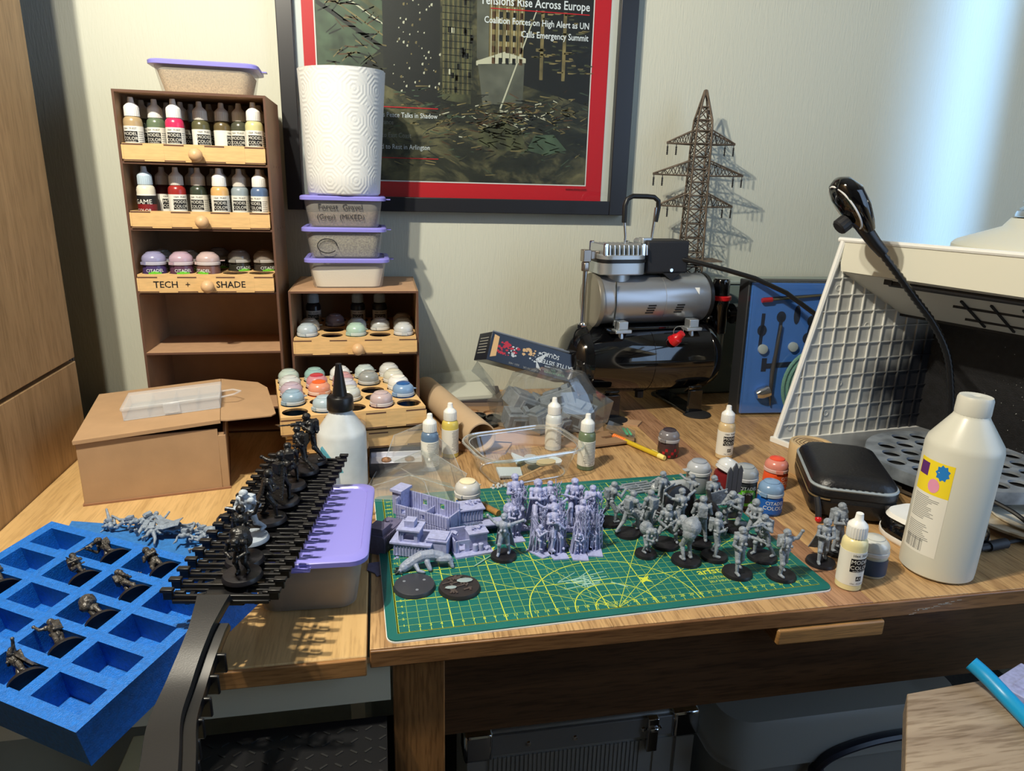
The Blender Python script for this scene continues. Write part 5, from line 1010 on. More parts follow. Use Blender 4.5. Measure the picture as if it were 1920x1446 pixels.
# ---------------- resin buildings ----------------
def bld(name, label, x, y, rz, mat=lilac, z=.3, rot=None): return T(name, label, 'model building', (x, y, z), rz, rot=rot)
def wallrow(t, x0, x1, y, z0, z1, mat, openings=(), axis='x', th=.16, ribs=True):
    g = MB(); B = (lambda a, b, c, d: g.bx(a, b, y-th/2, y+th/2, c, d)) if axis == 'x' else (lambda a, b, c, d: g.bx(y-th/2, y+th/2, a, b, c, d))
    cur = x0
    for o0, o1, oz0, oz1 in sorted(openings):
        B(cur, o0, z0, z1); B(o0, o1, z0, oz0) if oz0 > z0 else 0; B(o0, o1, oz1, z1) if oz1 < z1 else 0; cur = o1
    B(cur, x1, z0, z1)
    if ribs:
        n = int((x1-x0)/.34)
        for i in range(n):
            a = x0+.1+i*.34
            if not any(o0-.05 < a < o1+.05 for o0, o1, _, _ in openings): (g.bx(a, a+.06, y-th, y+th, z0, z1) if axis == 'x' else g.bx(y-th, y+th, a, a+.06, z0, z1))
    return ob('wall', g, mat, t)
def rubble(t, pts, mat, s=.3):
    for x, y, z in pts: 
        g = MB()
        for i in range(4): g.box((0, 0, 0), (s*random.uniform(.5, 1.5), s*random.uniform(.5, 1.2), s*random.uniform(.4, 1)), Tr(x+random.gauss(0, s*.6), y+random.gauss(0, s*.6), z+random.uniform(0, s), random.uniform(-30, 30), random.uniform(-30, 30), random.uniform(0, 90)))
        ob('rubble', g, mat, t, kind='stuff')
t = bld('resin_building', 'long roofless lilac resin building with ruined upper storey, largest of the models', 4.6, 16.4, -38)
ob('lower_block', MB().bx(-3.4, 3.6, -1.3, 1.3, .25, 1.9).bx(-3.6, 3.8, -1.5, 1.5, 0, .25), lilac, t)
wallrow(t, -3.4, 3.6, -1.3, 1.9, 3.2, lilac, [(-2.6, -2.0, 2.2, 2.8), (0, .6, 2.2, 2.8)]); wallrow(t, -3.4, 3.6, 1.3, 1.9, 3.9, lilac, [(-1.4, -.8, 2.6, 3.3), (1.0, 1.6, 2.6, 3.3)])
wallrow(t, -1.3, 1.3, 3.6, 0, 3.1, lilac, [(-.5, .5, .3, 1.5)], 'y'); wallrow(t, -1.3, 1.3, -3.4, 1.9, 3.9, lilac, (), 'y'); wallrow(t, -1.3, 1.3, .2, 1.9, 2.8, lilac, (), 'y')
ob('tower', MB().bx(-4.4, -3.2, -.6, 1.2, 1.5, 4.4).bx(-4.6, -3.0, -.8, 1.4, 4.3, 4.6), lilac, t); wallrow(t, -3.3, 3.5, -1.36, .4, 1.8, lilac)
rubble(t, [(-2.2, 0, 1.9), (1.5, .2, 1.9), (2.6, -.4, 1.9), (-4, 1.5, 3.0)], lilac)
t = bld('resin_building', 'lilac resin building with small upper room and stepped roof, front left', 3.0, 12.2, -20)
ob('ground_floor', MB().bx(-2, 2, -1.4, 1.6, 0, 1.5).bx(-2.3, 2.3, -1.7, 1.9, 1.5, 1.7), lilac, t); wallrow(t, -1.3, .7, -1.2, 1.7, 3.0, lilac, [(-.9, .3, 1.9, 2.7)]); wallrow(t, -1.2, .6, -1.3, 1.7, 3.0, lilac, [(-.6, .1, 1.9, 2.7)], 'y'); wallrow(t, -1.2, .6, .7, 1.7, 3.0, lilac, (), 'y')
ob('roof', MB().bx(-1.6, 1.0, -1.5, .9, 3.0, 3.18).bx(-.9, .2, -.8, .4, 3.18, 3.9), lilac, t); ob('annex', MB().bx(1.6, 3.8, -1.0, 1.2, 0, 1.9).bx(1.5, 3.9, -1.1, 1.3, 1.9, 2.05).bx(1.7, 3.7, -.9, 1.1, 2.05, 2.2), lilac, t); wallrow(t, -1.9, 1.9, -1.46, .1, 1.4, lilac)
rubble(t, [(-1.6, -1.9, 0), (.4, -1.0, 1.75)], lilac, .25)
t = bld('resin_building', 'two-storey lilac resin building with damaged roof beside the white pot', 9.4, 16.6, 8)
wallrow(t, -1.5, 1.5, -1.1, 0, 1.3, lilac, [(-1.2, -.6, .2, 1), (.2, 1.0, 0, 1)]); ob('upper_floor', MB().bx(-1.5, 1.5, -1.0, 1.1, 1.3, 2.8), lilac, t); wallrow(t, -1.45, 1.45, -1.06, 1.5, 2.6, lilac); ob('eaves', MB().bx(-1.7, 1.7, -1.3, 1.3, 2.8, 2.95), lilac, t); ob('side_walls', MB().bx(-1.5, -1.35, -1, 1.1, 0, 1.3).bx(1.35, 1.5, -1, 1.1, 0, 1.3).bx(-2.3, -1.5, -.9, .8, 0, 1.0), lilac, t)
rubble(t, [(.5, 0, 2.95), (1.2, .6, 2.95), (.1, .5, 2.95)], lilac, .3)
t = bld('resin_shelter', 'small open-fronted lilac resin shelter right of the two-storey one', 12.1, 15.4, 6)
ob('roof_slab', MB().bx(-1.2, 1.2, -.8, .9, 1.15, 1.3), lilac, t); ob('back_wall', MB().bx(-1.1, 1.1, .7, .85, 0, 1.15), lilac, t)
for xx in (-1.05, .95): ob('side_wall', MB().bx(xx, xx+.12, -.7, .8, 0, 1.15), lilac, t)
t = bld('resin_building', 'small lilac resin ruin with two round barrels in front', 9.0, 11.9, 10)
wallrow(t, -2, -.3, -.9, .2, 1.6, lilac, [(-1.5, -.8, .3, 1.2)]); ob('floor_slab', MB().bx(-2.1, 2.2, -1.9, 1.3, 0, .22), lilac, t); ob('block', MB().bx(-.2, 1.9, -.5, 1.2, .2, 1.9).bx(-.3, 2.0, -.7, 1.3, 1.9, 2.05), lilac, t); ob('back_wall', MB().bx(-2, -.2, 1.0, 1.2, .2, 2.2).bx(-2, -1.85, -.9, 1.1, .2, 1.6), lilac, t)
for xx in (.3, .95): ob('barrel', MB().lathe([(.28, .22), (.32, .6), (.28, 1.0), (.1, 1.05)], 14, Tr(xx, -1.1, 0)), lilac, t)
rubble(t, [(-1.5, .4, 1.7), (.6, .2, 2.0), (1.3, .6, 2.0), (1.7, -1.3, .2)], lilac, .32)
t = bld('resin_building', 'lilac resin block, its colour darkened for the shadow of the lilac-lidded tub', -.1, 14.6, 60, z=0)
ob('block', MB().bx(-2.4, 2.2, -1.0, 1.0, 0, 2.2).bx(-2.2, -.4, -.9, .9, 2.2, 3.0), lilacD, t); wallrow(t, -2.4, 2.2, -1.08, .1, 2.1, lilacD); rubble(t, [(1.2, .2, 2.2), (.4, -.4, 2.2)], lilacD)
g = MB().prism([(-1.6, 1.2), (-1.7, -.2), (-.9, -.9), (-.7, -1.5), (.1, -1.2), (.4, -1.7), (1.0, -.9), (1.2, .3), (1.6, 1.0), (.3, 1.4)], 0, .1)
tag(ob('broken_ground_plate', g, lilacD, loc=(-.4, 9.4, .02)), 'flat jagged grey-lilac plate at the left edge of the mat', 'model part')
t = T('sprue_scrap', 'small dark tangled plastic scrap beside the jagged plate', 'model part', (1.2, 7.9, .3)); g = MB()
for i in range(12): g.tube([(random.uniform(-.6, .6), random.uniform(-.6, .6), random.uniform(.05, .5)), (random.uniform(-.6, .6), random.uniform(-.6, .6), random.uniform(.05, .5))], .08, 5)
ob('twisted_sprue', g, M('dark_sprue', (44, 56, 54), .5), t, kind='stuff')
cr = ob('sculpted_creature', CREATURE, loc=(4.2, 8.6, .3), rot=(0, 0, 8)); cr.data.materials.clear(); cr.data.materials.append(M('cool_grey_resin', (146, 156, 178))); tag(cr, 'pale grey muscular creature figure lying on its front below the buildings', 'miniature')
rod = ob('thin_rod', MB().tube([(-1.2, -1.0, .12), (.9, .9, .12)], .06, 6), M('pale_green_plastic', (150, 190, 170), .4), loc=(10.2, 8.9, .3)); tag(rod, 'short thin pale rod on the mat beside the lone miniature', 'rod')
# ---------------- paints and tools on the table ----------------
pot(9.8, 20.6, .3, (222, 210, 182), 'cream paint pot with torn blue label behind the resin buildings', dome=(206, 204, 196), dab=(226, 214, 180), rz=10, text=('CITADEL', 'LAYER'))
pot(41.1, 23.2, .3, (130, 134, 140), 'metallic silver paint pot with frosted lid at the back edge of the mat', dome=(176, 180, 188), kind='dark', dab=(150, 156, 166), rz=150, text=('', ''))
pot(45.4, 23.8, 0, (120, 30, 34), 'open red-labelled paint pot with tilted white lid behind the green-labelled pot', dome=(226, 228, 230), kind='red', rz=60, ajar=28, text=('', ''))
pot(45.0, 18.3, .3, (40, 44, 48), 'tall black shade pot with round green emblem and grey lid', dome=(138, 144, 150), kind='green', big=True, rz=-8, text=('CITADEL', 'SHADE'))
pot(47.7, 16.4, 0, (28, 96, 186), 'bright blue paint pot beside the zipped black case', dome=(96, 140, 190), kind='blue', rz=-5)
pot(52.6, 23.4, 0, (226, 84, 40), 'orange-red paint pot behind the blue one', dome=(232, 112, 86), kind='orange', rz=40, dab=(232, 80, 52))
pot(42.4, 36.2, 0, (64, 44, 44), 'dark maroon paint pot with red label, alone in the middle of the table', dome=(92, 84, 88), kind='red', rz=0, dab=(60, 50, 56), text=('', ''))
pot(50.9, 1.4, 0, (196, 190, 168), 'nearly empty clear paint pot between the cream dropper bottle and the tall white bottle', dome=(206, 206, 196), kind='dark', rz=-15, text=('', ''))
dropper('paint_dropper_bottle', 28.5, 33.1, 0, (104, 118, 92), 'sage green dropper bottle in front of the flat laser-cut sheets', 20, kind='back')
dropper('paint_dropper_bottle', 50.8, 34.6, 0, (206, 180, 136), 'beige dropper bottle standing alone before the airbrush case', 5)
dropper('paint_dropper_bottle', 6.3, 35.6, 0, (94, 118, 146), 'slate blue dropper bottle among the clear packaging', 30, kind='back')
dropper('paint_dropper_bottle', 9.6, 40.2, 0, (206, 186, 92), 'yellow dropper bottle behind the slate blue one', 60, kind='back')
dropper('paint_dropper_bottle', 25.6, 41.2, 0, (206, 210, 208), 'off-white dropper bottle behind the clear food tray', 60, kind='back')
dropper('paint_dropper_bottle', 46.9, -.6, 0, (224, 212, 160), 'cream dropper bottle with black and white label at the front edge, right of the mat', 4)
t = T('marker_pen', 'light grey round-ended marker pen lying at the back edge of the mat', 'pen', (37.6, 23.4, 1.05), rot=(0, 0, 9))
ob('barrel', MB().lathe([(0, -3.1), (.35, -3.0), (.55, -2.7), (.65, -2.2), (.65, 3.2), (.5, 3.4)], 24, AX), M('pale_grey_barrel', (176, 182, 188), .35), t)
ob('printed_mark', MB().bx(.5, 1.1, -.36, -.34, .35, .4).box((0, 0, 0), (.5, .04, .3), Tr(.8, -.6, .2, rx=20)), black, t)
t = T('retractable_knife', 'yellow craft pen with orange ribbed grip lying on the table', 'tool', (38.8, 39.3, .45), rot=(0, 0, -66))
ob('barrel', MB().tube([(-5.0, 0, 0), (4.6, 0, 0)], .38, 12), M('clear_yellow', (206, 176, 40), .25), t); ob('grip', MB().tube([(-5.6+i*.2, 0, 0) for i in range(15)], [.46 if i % 2 else .38 for i in range(15)], 14), M('orange_grip', (232, 120, 40), .5), t)
ob('tip', MB().tube([(-7.2, 0, 0), (-5.6, 0, 0)], [.06, .36], 10), M('dark_tip', (60, 54, 50), .4), t); ob('end_cap', MB().tube([(4.4, 0, 0), (5.6, 0, 0)], [.42, .36], 12).box((3.6, .5, 0), (2.6, .7, .3)), M('pale_yellow', (240, 224, 130), .4), t)
t = T('paint_brush', 'short wooden-handled brush lying behind the cream pot on the mat', 'brush', (12.6, 20.5, .65), rot=(0, 0, -58))
ob('handle', MB().tube([(-1.9, 0, 0), (1.6, 0, 0)], [.35, .42], 12), M('varnished_wood', (176, 130, 74), .4, var=.3, vs=90), t); ob('ferrule', MB().tube([(-2.9, 0, 0), (-1.9, 0, 0)], [.3, .36], 12), chrome, t)
t = T('wooden_pot', 'round pale wooden pot with burnt pattern on its lid, behind the zipped case', 'pot', (60.6, 27.8, 0))
ob('pot_body', MB().lathe([(2.9, 0), (3.0, .2), (3.0, 4.2), (2.9, 4.5), (2.5, 4.5), (2.45, 4.3), (0, 4.3)], 40), M('turned_maple', (210, 182, 138), .5, var=.1, vs=30), t)
g = MB()
for r in (.6, 1.1, 1.6, 2.1): g.tube([((r+.12*math.sin(a*5+r))*math.cos(a), (r+.1*math.cos(a*4))*math.sin(a), 4.32) for a in [i*math.pi/14 for i in range(28)]], .05, 4, closed=True)
ob('burnt_pattern', g, M('burnt_line', (86, 62, 40), .7), t, kind='stuff')
# zipped case
t = T('zipped_case', 'black hard zipped case with grey piping and red zip pulls', 'case', (59.4, 18.6, 0), -24); n = 6
def rl(w_, d_, z, r=2.2, dx=0, dy=0): return [(x+dx, y+dy, z) for x, y in rrect(0, 0, w_, d_, r, n)]
hc = M('black_hardshell', (22, 22, 25), .38, bump=.5, bs=260)
ob('lower_shell', MB().loft([rl(8.6, 13, .2), rl(9.8, 14.4, .7), rl(10.3, 15, 1.8), rl(10.3, 15, 2.5)]), hc, t)
ob('zip_band', MB().loft([rl(10.1, 14.8, 2.5), rl(10.1, 14.8, 3.2)]), M('zip_tape', (14, 14, 16), .8, bump=.8, bs=300), t)
ob('upper_shell', MB().loft([rl(10.3, 15, 3.2), rl(10.3, 15, 3.9), rl(9.6, 14.2, 4.9), rl(8.6, 13, 5.5), rl(7.2, 11.4, 5.7)]), hc, t)
ob('grey_piping', MB().tube(rl(10.0, 14.7, 4.25), .22, 6, closed=True), M('grey_piping', (150, 160, 166), .5), t)
ob('zip_teeth', MB().tube([(x, y-.02, 2.85) for x, y, z in rl(10.25, 14.9, 0)[n+1:3*n+3]], .1, 5), M('brass_zip', (150, 128, 92), .4, .5), t)
for x, y in ((-4.4, -7.7), (3.6, -8.0)):
    zp = ob('zip_pull', MB().tube([(x, y+.6, 2.9), (x+.2, y-.1, 1.8), (x+.3, y-.5, .6)], .38, 8), blackM, t); ob('pull_tip', MB().ball((x+.3, y-.6, .5), .42), redP, zp)
g = MB()
for i in range(9):
    for j in range(3): g.lathe([(.22, 5.05-j*.28), (.14, 5.12-j*.28), (0, 5.13-j*.28)], 6, Tr(-3+i*.72+(j % 2)*.36, -6.45-j*.42, 0))
ob('dimples', g, hc, t, kind='stuff')
# puck, palette, lead
t = T('computer_mouse', 'black and white rounded gadget half hidden behind the tall white bottle', 'gadget', (63.9, 7.4, 0), 10)
ob('base_rim', MB().loft([rl(11.5, 8.6, 0, 3.6), rl(12, 9, .3, 3.8), rl(12, 9, .8, 3.8)]), white, t); ob('body', MB().loft([rl(11.8, 8.8, .8, 3.7), rl(11.6, 8.6, 1.8, 3.6), rl(10.4, 7.4, 2.7, 3.2), rl(8, 5.2, 3.1, 2.2)]), blackG, t)
ob('top_plate', MB().loft([rl(6, 5.4, 2.7, 2, -2.6, .6), rl(5.6, 5.0, 3.2, 2, -2.6, .6)]), white, t); ob('blue_mark', MB().box((-4.6, -.6, 3.22), (.5, 1.3, .04)), M('blue_print', (30, 120, 196)), t)
t = T('paint_palette', 'stained white oval palette behind the tall white bottle at the right edge', 'palette', (80.5, 9.5, .62), 8)
pal = M('stained_palette', (214, 206, 186), .5, col2=(150, 128, 96), vs=22, distort=1)
ob('plate', MB().lathe([(8.5, 0), (9.4, .25), (9.5, .6), (9.1, .65), (8.3, .35), (0, .3)], 56), pal, t); ob('mixing_well', MB().lathe([(5.6, .36), (5.9, .7), (5.7, .75), (5.2, .42), (0, .38)], 48, Tr(-1, -1.6, 0)), pal, t)
g = MB().tube(smooth_path([(69.5, 14.5, 3.5), (72, 12, 3.6), (74.5, 7.5, 2.6), (76, 3, .8), (80, -1, .4)]), .28, 8)
tag(ob('lamp_cable', g, M('black_cable', (18, 18, 20))), 'black cable looping down over the palette right of the tall white bottle', 'cable')
g = MB().tube([(66.2, 3.2, .7), (67.6, 3.4, .7)], .45, 8).tube([(67.6, 3.4, .7), (70.3, 3.8, .7)], .62, 10).tube(smooth_path([(70.3, 3.8, .7), (74, 4.6, .4), (80, 4.4, .3), (86, 2, .3)]), .22, 8)
tag(ob('usb_lead', g, blackM), 'black plug and lead on the table right of the tall white bottle', 'cable')

# ---------------- cardboard box and clear organiser ----------------
t = T('cardboard_box', 'brown cardboard box with raised lid flap on the left desk', 'box', (-36.3, 29.2, 0), 11.2); W_, D_, H_ = 16.6, 19.8, 8.3
ob('front_wall', MB().bx(0, W_-.9, -.0, .3, 0, H_), card, t, bevel=.05); ob('back_wall', MB().bx(0, W_, D_-.3, D_, 0, H_), card, t); ob('left_wall', MB().bx(0, .3, .3, D_-.3, 0, H_), card, t)
ob('right_wall', MB().bx(W_-.35, W_, .3, D_-.3, 0, H_-1.1).bx(W_-.9, W_, .0, .3, 0, H_-.9), card, t, bevel=.05); ob('bottom', MB().bx(-.15, W_+.1, -.2, D_, -.0, .25), cardIn, t); ob('inner_tuck', MB().prism([(W_-1.0, .35), (W_-.2, .1), (W_-.1, .4), (W_-.9, .6)], .3, H_-.6), card, t)
ob('lid_panel', MB().bx(-.2, 16.2, -.35, D_+.1, 0, .16).bx(-.2, 16.2, -.36, -.34, -.3, .02), card, t, loc=(0, 0, H_+.12), rot=(0, -3.6, 0))
ob('lid_flap', MB().prism([(0, -.35), (.7, -.45), (6.2, 1.2), (6.8, 2.2), (6.4, 15), (5.2, 18), (0, D_+.1)], 0, .16), card, t, loc=(16.2, 0, H_+1.13), rot=(0, 5, 0))
t = T('clear_organiser', 'flat frosted clear plastic organiser box lying on the cardboard box', 'box', (-27.6, 39.4, 9.25), rot=(0, -3.6, 10))
ob('tray', MB().bx(-5.8, 5.8, -3.6, 3.6, 0, .12).bx(-5.8, -5.65, -3.6, 3.6, 0, 1.3).bx(5.65, 5.8, -3.6, 3.6, 0, 1.3).bx(-5.8, 5.8, -3.6, -3.45, 0, 1.3).bx(-5.8, 5.8, 3.45, 3.6, 0, 1.3), M('frosted_clear', (228, 230, 232), .2, alpha=.3), t, bevel=.05)
ob('lid', MB().bx(-5.95, 5.95, -3.75, 3.7, 1.3, 1.75), M('frosted_clear', (232, 232, 232)), t, bevel=.12); ob('latch', MB().bx(-1, 1, -3.95, -3.7, .3, 1.7), M('frosted_clear', (232, 232, 232)), t, bevel=.1)
for i in range(1, 4): ob('divider', MB().bx(-5.8+i*2.9, -5.7+i*2.9, -3.4, 3.4, .1, 1.2), M('frosted_clear', (232, 232, 232)), t)
ob('hanging_tab', MB().tube([(5.9, -1.5, .9), (7.6, -1.2, 1.0), (8.4, 0, 1.0), (7.4, 1.2, 1.0), (5.9, 1.4, .9)], .14, 6), M('frosted_clear', (232, 232, 232)), t)

# ---------------- blue foam trays ----------------
FM3 = [[0.83378344, 0.53897957, -0.11960855], [-0.5511788, 0.8250885, -0.12422117], [0.03173497, 0.16949925, 0.98501924]]
FO = (-30.535, 9.08, 5.85)
ft = T_mat('foam_tray', 'deep blue foam tray with rectangular cut-outs overhanging the left desk', 'foam tray', FO, FM3)
x0, x1, y1_, y0_ = -3.6, 21.8, 1.95, -14.6; hl = []
for i in range(4):
    for j in range(5): cx, cy = i*6.083, -j*3.11; hl.append([(cx-2.45, cy-1.12), (cx+2.45, cy-1.12), (cx+2.45, cy+1.12), (cx-2.45, cy+1.12)])
ob('foam_block', MB().plate([(x0, y0_), (x1, y0_), (x1, y1_), (x0, y1_)], hl, -2.4, 2.4), foamB, ft, smooth=20)
ob('foam_bottom', MB().bx(x0, x1, y0_, y1_, -3.2, -2.41), foamB, ft)
fl = tag(ob('foam_sheet', MB().prism([(-34.3, 20.8), (-16.4, 15.6), (-18.6, 8.6), (-33, 12)], .02, 2.1), M('light_blue_foam', (44, 116, 190), .9, bump=.9, bs=700, var=.15, vs=260), loc=(0, 0, 0)), 'lighter blue foam sheet lying flat under the cut-out tray', 'foam sheet')
FMm = Matrix([FM3[i]+[0] for i in range(3)]+[[0, 0, 0, 1]]); FMm.translation = W(FO)
pewter = M('drybrushed_pewter', (96, 92, 88), .4, .35, col2=(30, 28, 28), vs=300)
names = {(1, 0): 'back row', (2, 0): 'back row beside the black rack', (1, 1): 'second row with raised rifle', (2, 1): 'second row behind the rack', (2, 2): 'centre with wide black base', (2, 3): 'fourth row with spiky outline', (2, 4): 'front row at the left picture edge', (0, 2): 'left column at the picture edge'}
for k, ((i, j), nm) in enumerate(names.items()):
    t = mini(['aim', 'cape', 'stride', 'point', 'hunch', 'armsup', 'wings', 'guard'][k], 0, 0, 'painted miniature lying in the foam cut-out, '+nm, name='painted_miniature', mat=pewter, s=.78, r=1.38, group='painted miniatures in the foam tray')
    t.matrix_world = FMm @ Matrix.Translation(Vector((i*6.083+1.5, -j*3.11-.1, -.75))/100) @ Matrix.Rotation(R(-22), 4, 'Z') @ Matrix.Rotation(R(-76), 4, 'Y') @ Matrix.Rotation(R(60*k), 4, 'Z')
# pile of grey figures on the light foam
pp_ = [(-29.8, 18.6), (-27.8, 17.6), (-26.2, 18.2), (-25.2, 16.2), (-23.8, 17.0), (-22.8, 15.2), (-21.6, 16.2), (-20.6, 14.2), (-19.6, 15.2), (-18.6, 13.2), (-18.2, 11.4), (-24.2, 14.6)]
for k, (x, y) in enumerate(pp_):
    po = ['stride', 'aim', 'point', 'crouch', 'wings', 'cape', 'guard', 'armsup', 'wide', 'hunch', 'point', 'aim'][k]
    t = mini(po, 0, 0, ['leftmost', 'second from left', 'third from left', 'fourth from left', 'fifth from left', 'sixth from left', 'sixth from right', 'fifth from right', 'fourth from right', 'third from right', 'rightmost front', 'frontmost middle'][k]+' grey figure of the pile on the light blue foam', base=False, mat=M('blue_grey_plastic', (136, 150, 168), .5, var=.15, vs=250), group='loose grey figures piled on the foam sheet', name='loose_figure')
    t.matrix_world = Matrix.Translation(W((x, y, 2.95+.3*(k % 2)))) @ Matrix.Rotation(R(47*k+30), 4, 'Z') @ Matrix.Rotation(R(78), 4, 'X'); t.children[0].scale = (.72, .72, .72); t.children[0].location = (0, 0, -.016)
for k, (x, y, z, rx) in enumerate(((-17.6, 22.4, .3, 4), (-16.4, 22.0, .75, -8))):
    tag(ob('rubber_ring', MB().tube([((1.9-.2*k)*math.cos(a), 1.6*math.sin(a), .5*math.sin(a)*k) for a in [i*math.pi/16 for i in range(32)]], .16, 8, closed=True), M('dark_rubber', (44, 42, 42), .5), loc=(x, y, z+.2), rot=(rx, 0, 20)), ('lower' if k == 0 else 'upper')+' of the two dark rings lying behind the black rack', 'ring')

# ---------------- black painting rack ----------------
rk = T('painting_rack', 'black ribbed painting rack with long curved handle laid across the tub and foam', 'rack', (-12.4, -7.4, 8.6), -8.2)
ob('spine', MB().bx(-1.6, 1.6, .2, 27.6, -1.0, -.2), blackP, rk, bevel=.15)
NB = 19
for i in range(NB):
    y = i*1.52+.1; th = .26
    b = ob('cross_bar', MB().box((0, y, -.1), (7.8, th, .4)).box((0, y-.25, -.35), (7.2, .2, .3)), blackP, rk, bevel=.05)
    for s in (-1, 1):
        ob('end_clip', MB().box((s*3.95, y, .1), (.7, .34, .75)).box((s*4.0, y-.02, .5), (.95, .5, .26)).tube([(s*3.7, y-.1, -.3), (s*1.4, y+.75, -.25)], .12, 6).box((s*3.3, y+.5, -.1), (.8, .3, .4)), blackP, b, bevel=.04)
for x in (-2.6, 2.6): ob('side_rail', MB().bx(x-.16, x+.16, 0, 27.5, -.7, -.35), blackP, rk)
RWI = Matrix.Rotation(R(8.2), 3, 'Z')
hp_ = smooth_path([tuple(RWI @ Vector((a+12.4, b+7.4, c-8.6))) for a, b, c in [(-12.7, -7.6, 8.3), (-12.9, -9.6, 7.9), (-13.2, -12, 7.2), (-13.6, -14.6, 6.2), (-13.7, -17.6, 5.9), (-13.0, -21, 6.2), (-12.2, -25, 6.6), (-11.6, -30, 6.6)]], 8)
lo = []
for i, p in enumerate(hp_):
    k = i/(len(hp_)-1); wd_ = [1.75, 1.45, 1.15, 1.12, 1.2, 1.3, 1.4, 1.45, 1.5, 1.55, 1.6][min(10, int(k*10))]*(1-(k*10-int(k*10)))+[1.45, 1.15, 1.12, 1.2, 1.3, 1.4, 1.45, 1.5, 1.55, 1.6, 1.6][min(10, int(k*10))]*(k*10-int(k*10))
    t_ = (hp_[min(i+1, len(hp_)-1)]-hp_[max(i-1, 0)]).normalized(); a_ = Vector((0, 0, 1)).cross(t_).normalized()*-1; b_ = a_.cross(t_).normalized()*-1
    lo.append([tuple(p+a_*(u*wd_*.76+.15)+b_*v) for u, v in ((-1, -.3), (-.9, -.7), (.9, -.7), (1, -.3), (.9, .1), (.5, .25), (-.5, .25), (-.9, .1))])
ob('handle_shell', MB().loft(lo), M('satin_black_handle', (26, 26, 28), .42, bump=.06, bs=900), rk, smooth=60)
hr = MB(); 
ob('handle_web', MB().loft([[tuple(Vector(q)+Vector((.75, .4, -.6))) for q in l] for l in lo[8:]]), blackP, rk)
for i in range(14, len(hp_)-1, 4):
    p = hp_[i]; ob('handle_rib', MB().box(tuple(p+Vector((1.5, 0, -.9))), (1.0, .3, 1.5)), blackP, rk, bevel=.1)
RW = Matrix.Translation(W((-12.4, -7.4, 8.6))) @ Matrix.Rotation(R(-8.2), 4, 'Z')
for k, (po, x, y, sc_, lb_) in enumerate([('hunch', .9, 2.2, .95, 'black-primed miniature nearest the handle of the rack'), ('armsup', .3, 4.6, 1.0, 'black-primed miniature with raised arm, second from the handle'), ('cape', .2, 11.8, 1.0, 'black-primed caped miniature just behind the grey one on the rack'), ('wings', .4, 15.6, 1.05, 'black-primed broad miniature, fourth from the handle'),
                                  ('crouch', .2, 19.2, 1.1, 'black-primed crouching miniature, fifth from the handle'), ('stride', .6, 23.2, 1.05, 'black-primed miniature in the next to last place on the rack'), ('aim', .9, 25.8, 1.2, 'black-primed miniature at the far end of the rack')]):
    t = mini(po, 0, 0, lb_, name='primed_miniature', mat=primed, r=1.55, s=sc_); t.matrix_world = RW @ Matrix.Translation(Vector((x, y, .35))/100) @ Matrix.Rotation(R(50*k), 4, 'Z')
t = mini('stride', 0, 0, 'light grey miniature with pale base in the middle of the black rack', name='grey_primed_miniature', mat=M('light_grey_primer', (168, 178, 190), .5, var=.08, vs=250), bmat=M('pale_base_grey', (150, 160, 172), .5), r=1.5, s=1.02)
t.matrix_world = RW @ Matrix.Translation(Vector((-.3, 8.2, .35))/100) @ Matrix.Rotation(R(-20), 4, 'Z')
# teal cloth and white tissue by the nozzle bottle
g = MB().loft([[(-1.4, 0, 0), (1.6, .1, 0), (1.3, .8, 0), (-1.1, .7, 0)], [(-1.2, .1, 1.6), (1.2, .1, 1.2), (.9, .5, 1.2), (-.9, .5, 1.7)], [(-1.0, .1, 3.4), (.2, .1, 2.0), (.1, .4, 2.0), (-.8, .4, 3.5)]])
tag(ob('teal_gel_pack', g, M('teal_plastic', (96, 168, 180), .3), loc=(-6.6, 24.6, 4.6)), 'teal plastic piece showing behind the far end of the rack', 'piece')
tag(ob('white_stand', MB().lathe([(1.6, 0), (1.7, .2), (1.5, 4.4), (0, 4.5)], 24), paperW, loc=(-7.0, 25.0, 0)), 'small white cylinder behind the far end of the rack', 'piece')

# ---------------- clear packaging and clutter ----------------
def rl3(w_, d_, z, r, n=6, dx=0, dy=0): return [(x+dx, y+dy, z) for x, y in rrect(0, 0, w_, d_, r, n)]
t = T('clear_food_tray', 'clear plastic food tray holding offcuts, in front of the laser-cut sheets', 'tray', (19.2, 33.2, 0), 14)
ob('tray_shell', MB().loft([rl3(11.5, 8.2, 0, 2.4), rl3(12, 8.6, .4, 2.5), rl3(14.4, 10.4, 4.2, 3), rl3(15.8, 11.6, 4.3, 3.4), rl3(16, 11.8, 4.0, 3.4)], caps=(1, 0)), clrT, t)
ob('rolled_rim', MB().tube(rl3(15.8, 11.6, 4.3, 3.4), .16, 6, closed=True).tube(rl3(14.2, 10.2, 4.15, 3), .09, 6, closed=True), clear('rim_clear', edge=.7, base=.2, haze=.12), t)
ob('base_ridge', MB().tube(rl3(11.2, 8.0, .15, 2.3), .12, 6, closed=True), clear('rim_clear'), t)
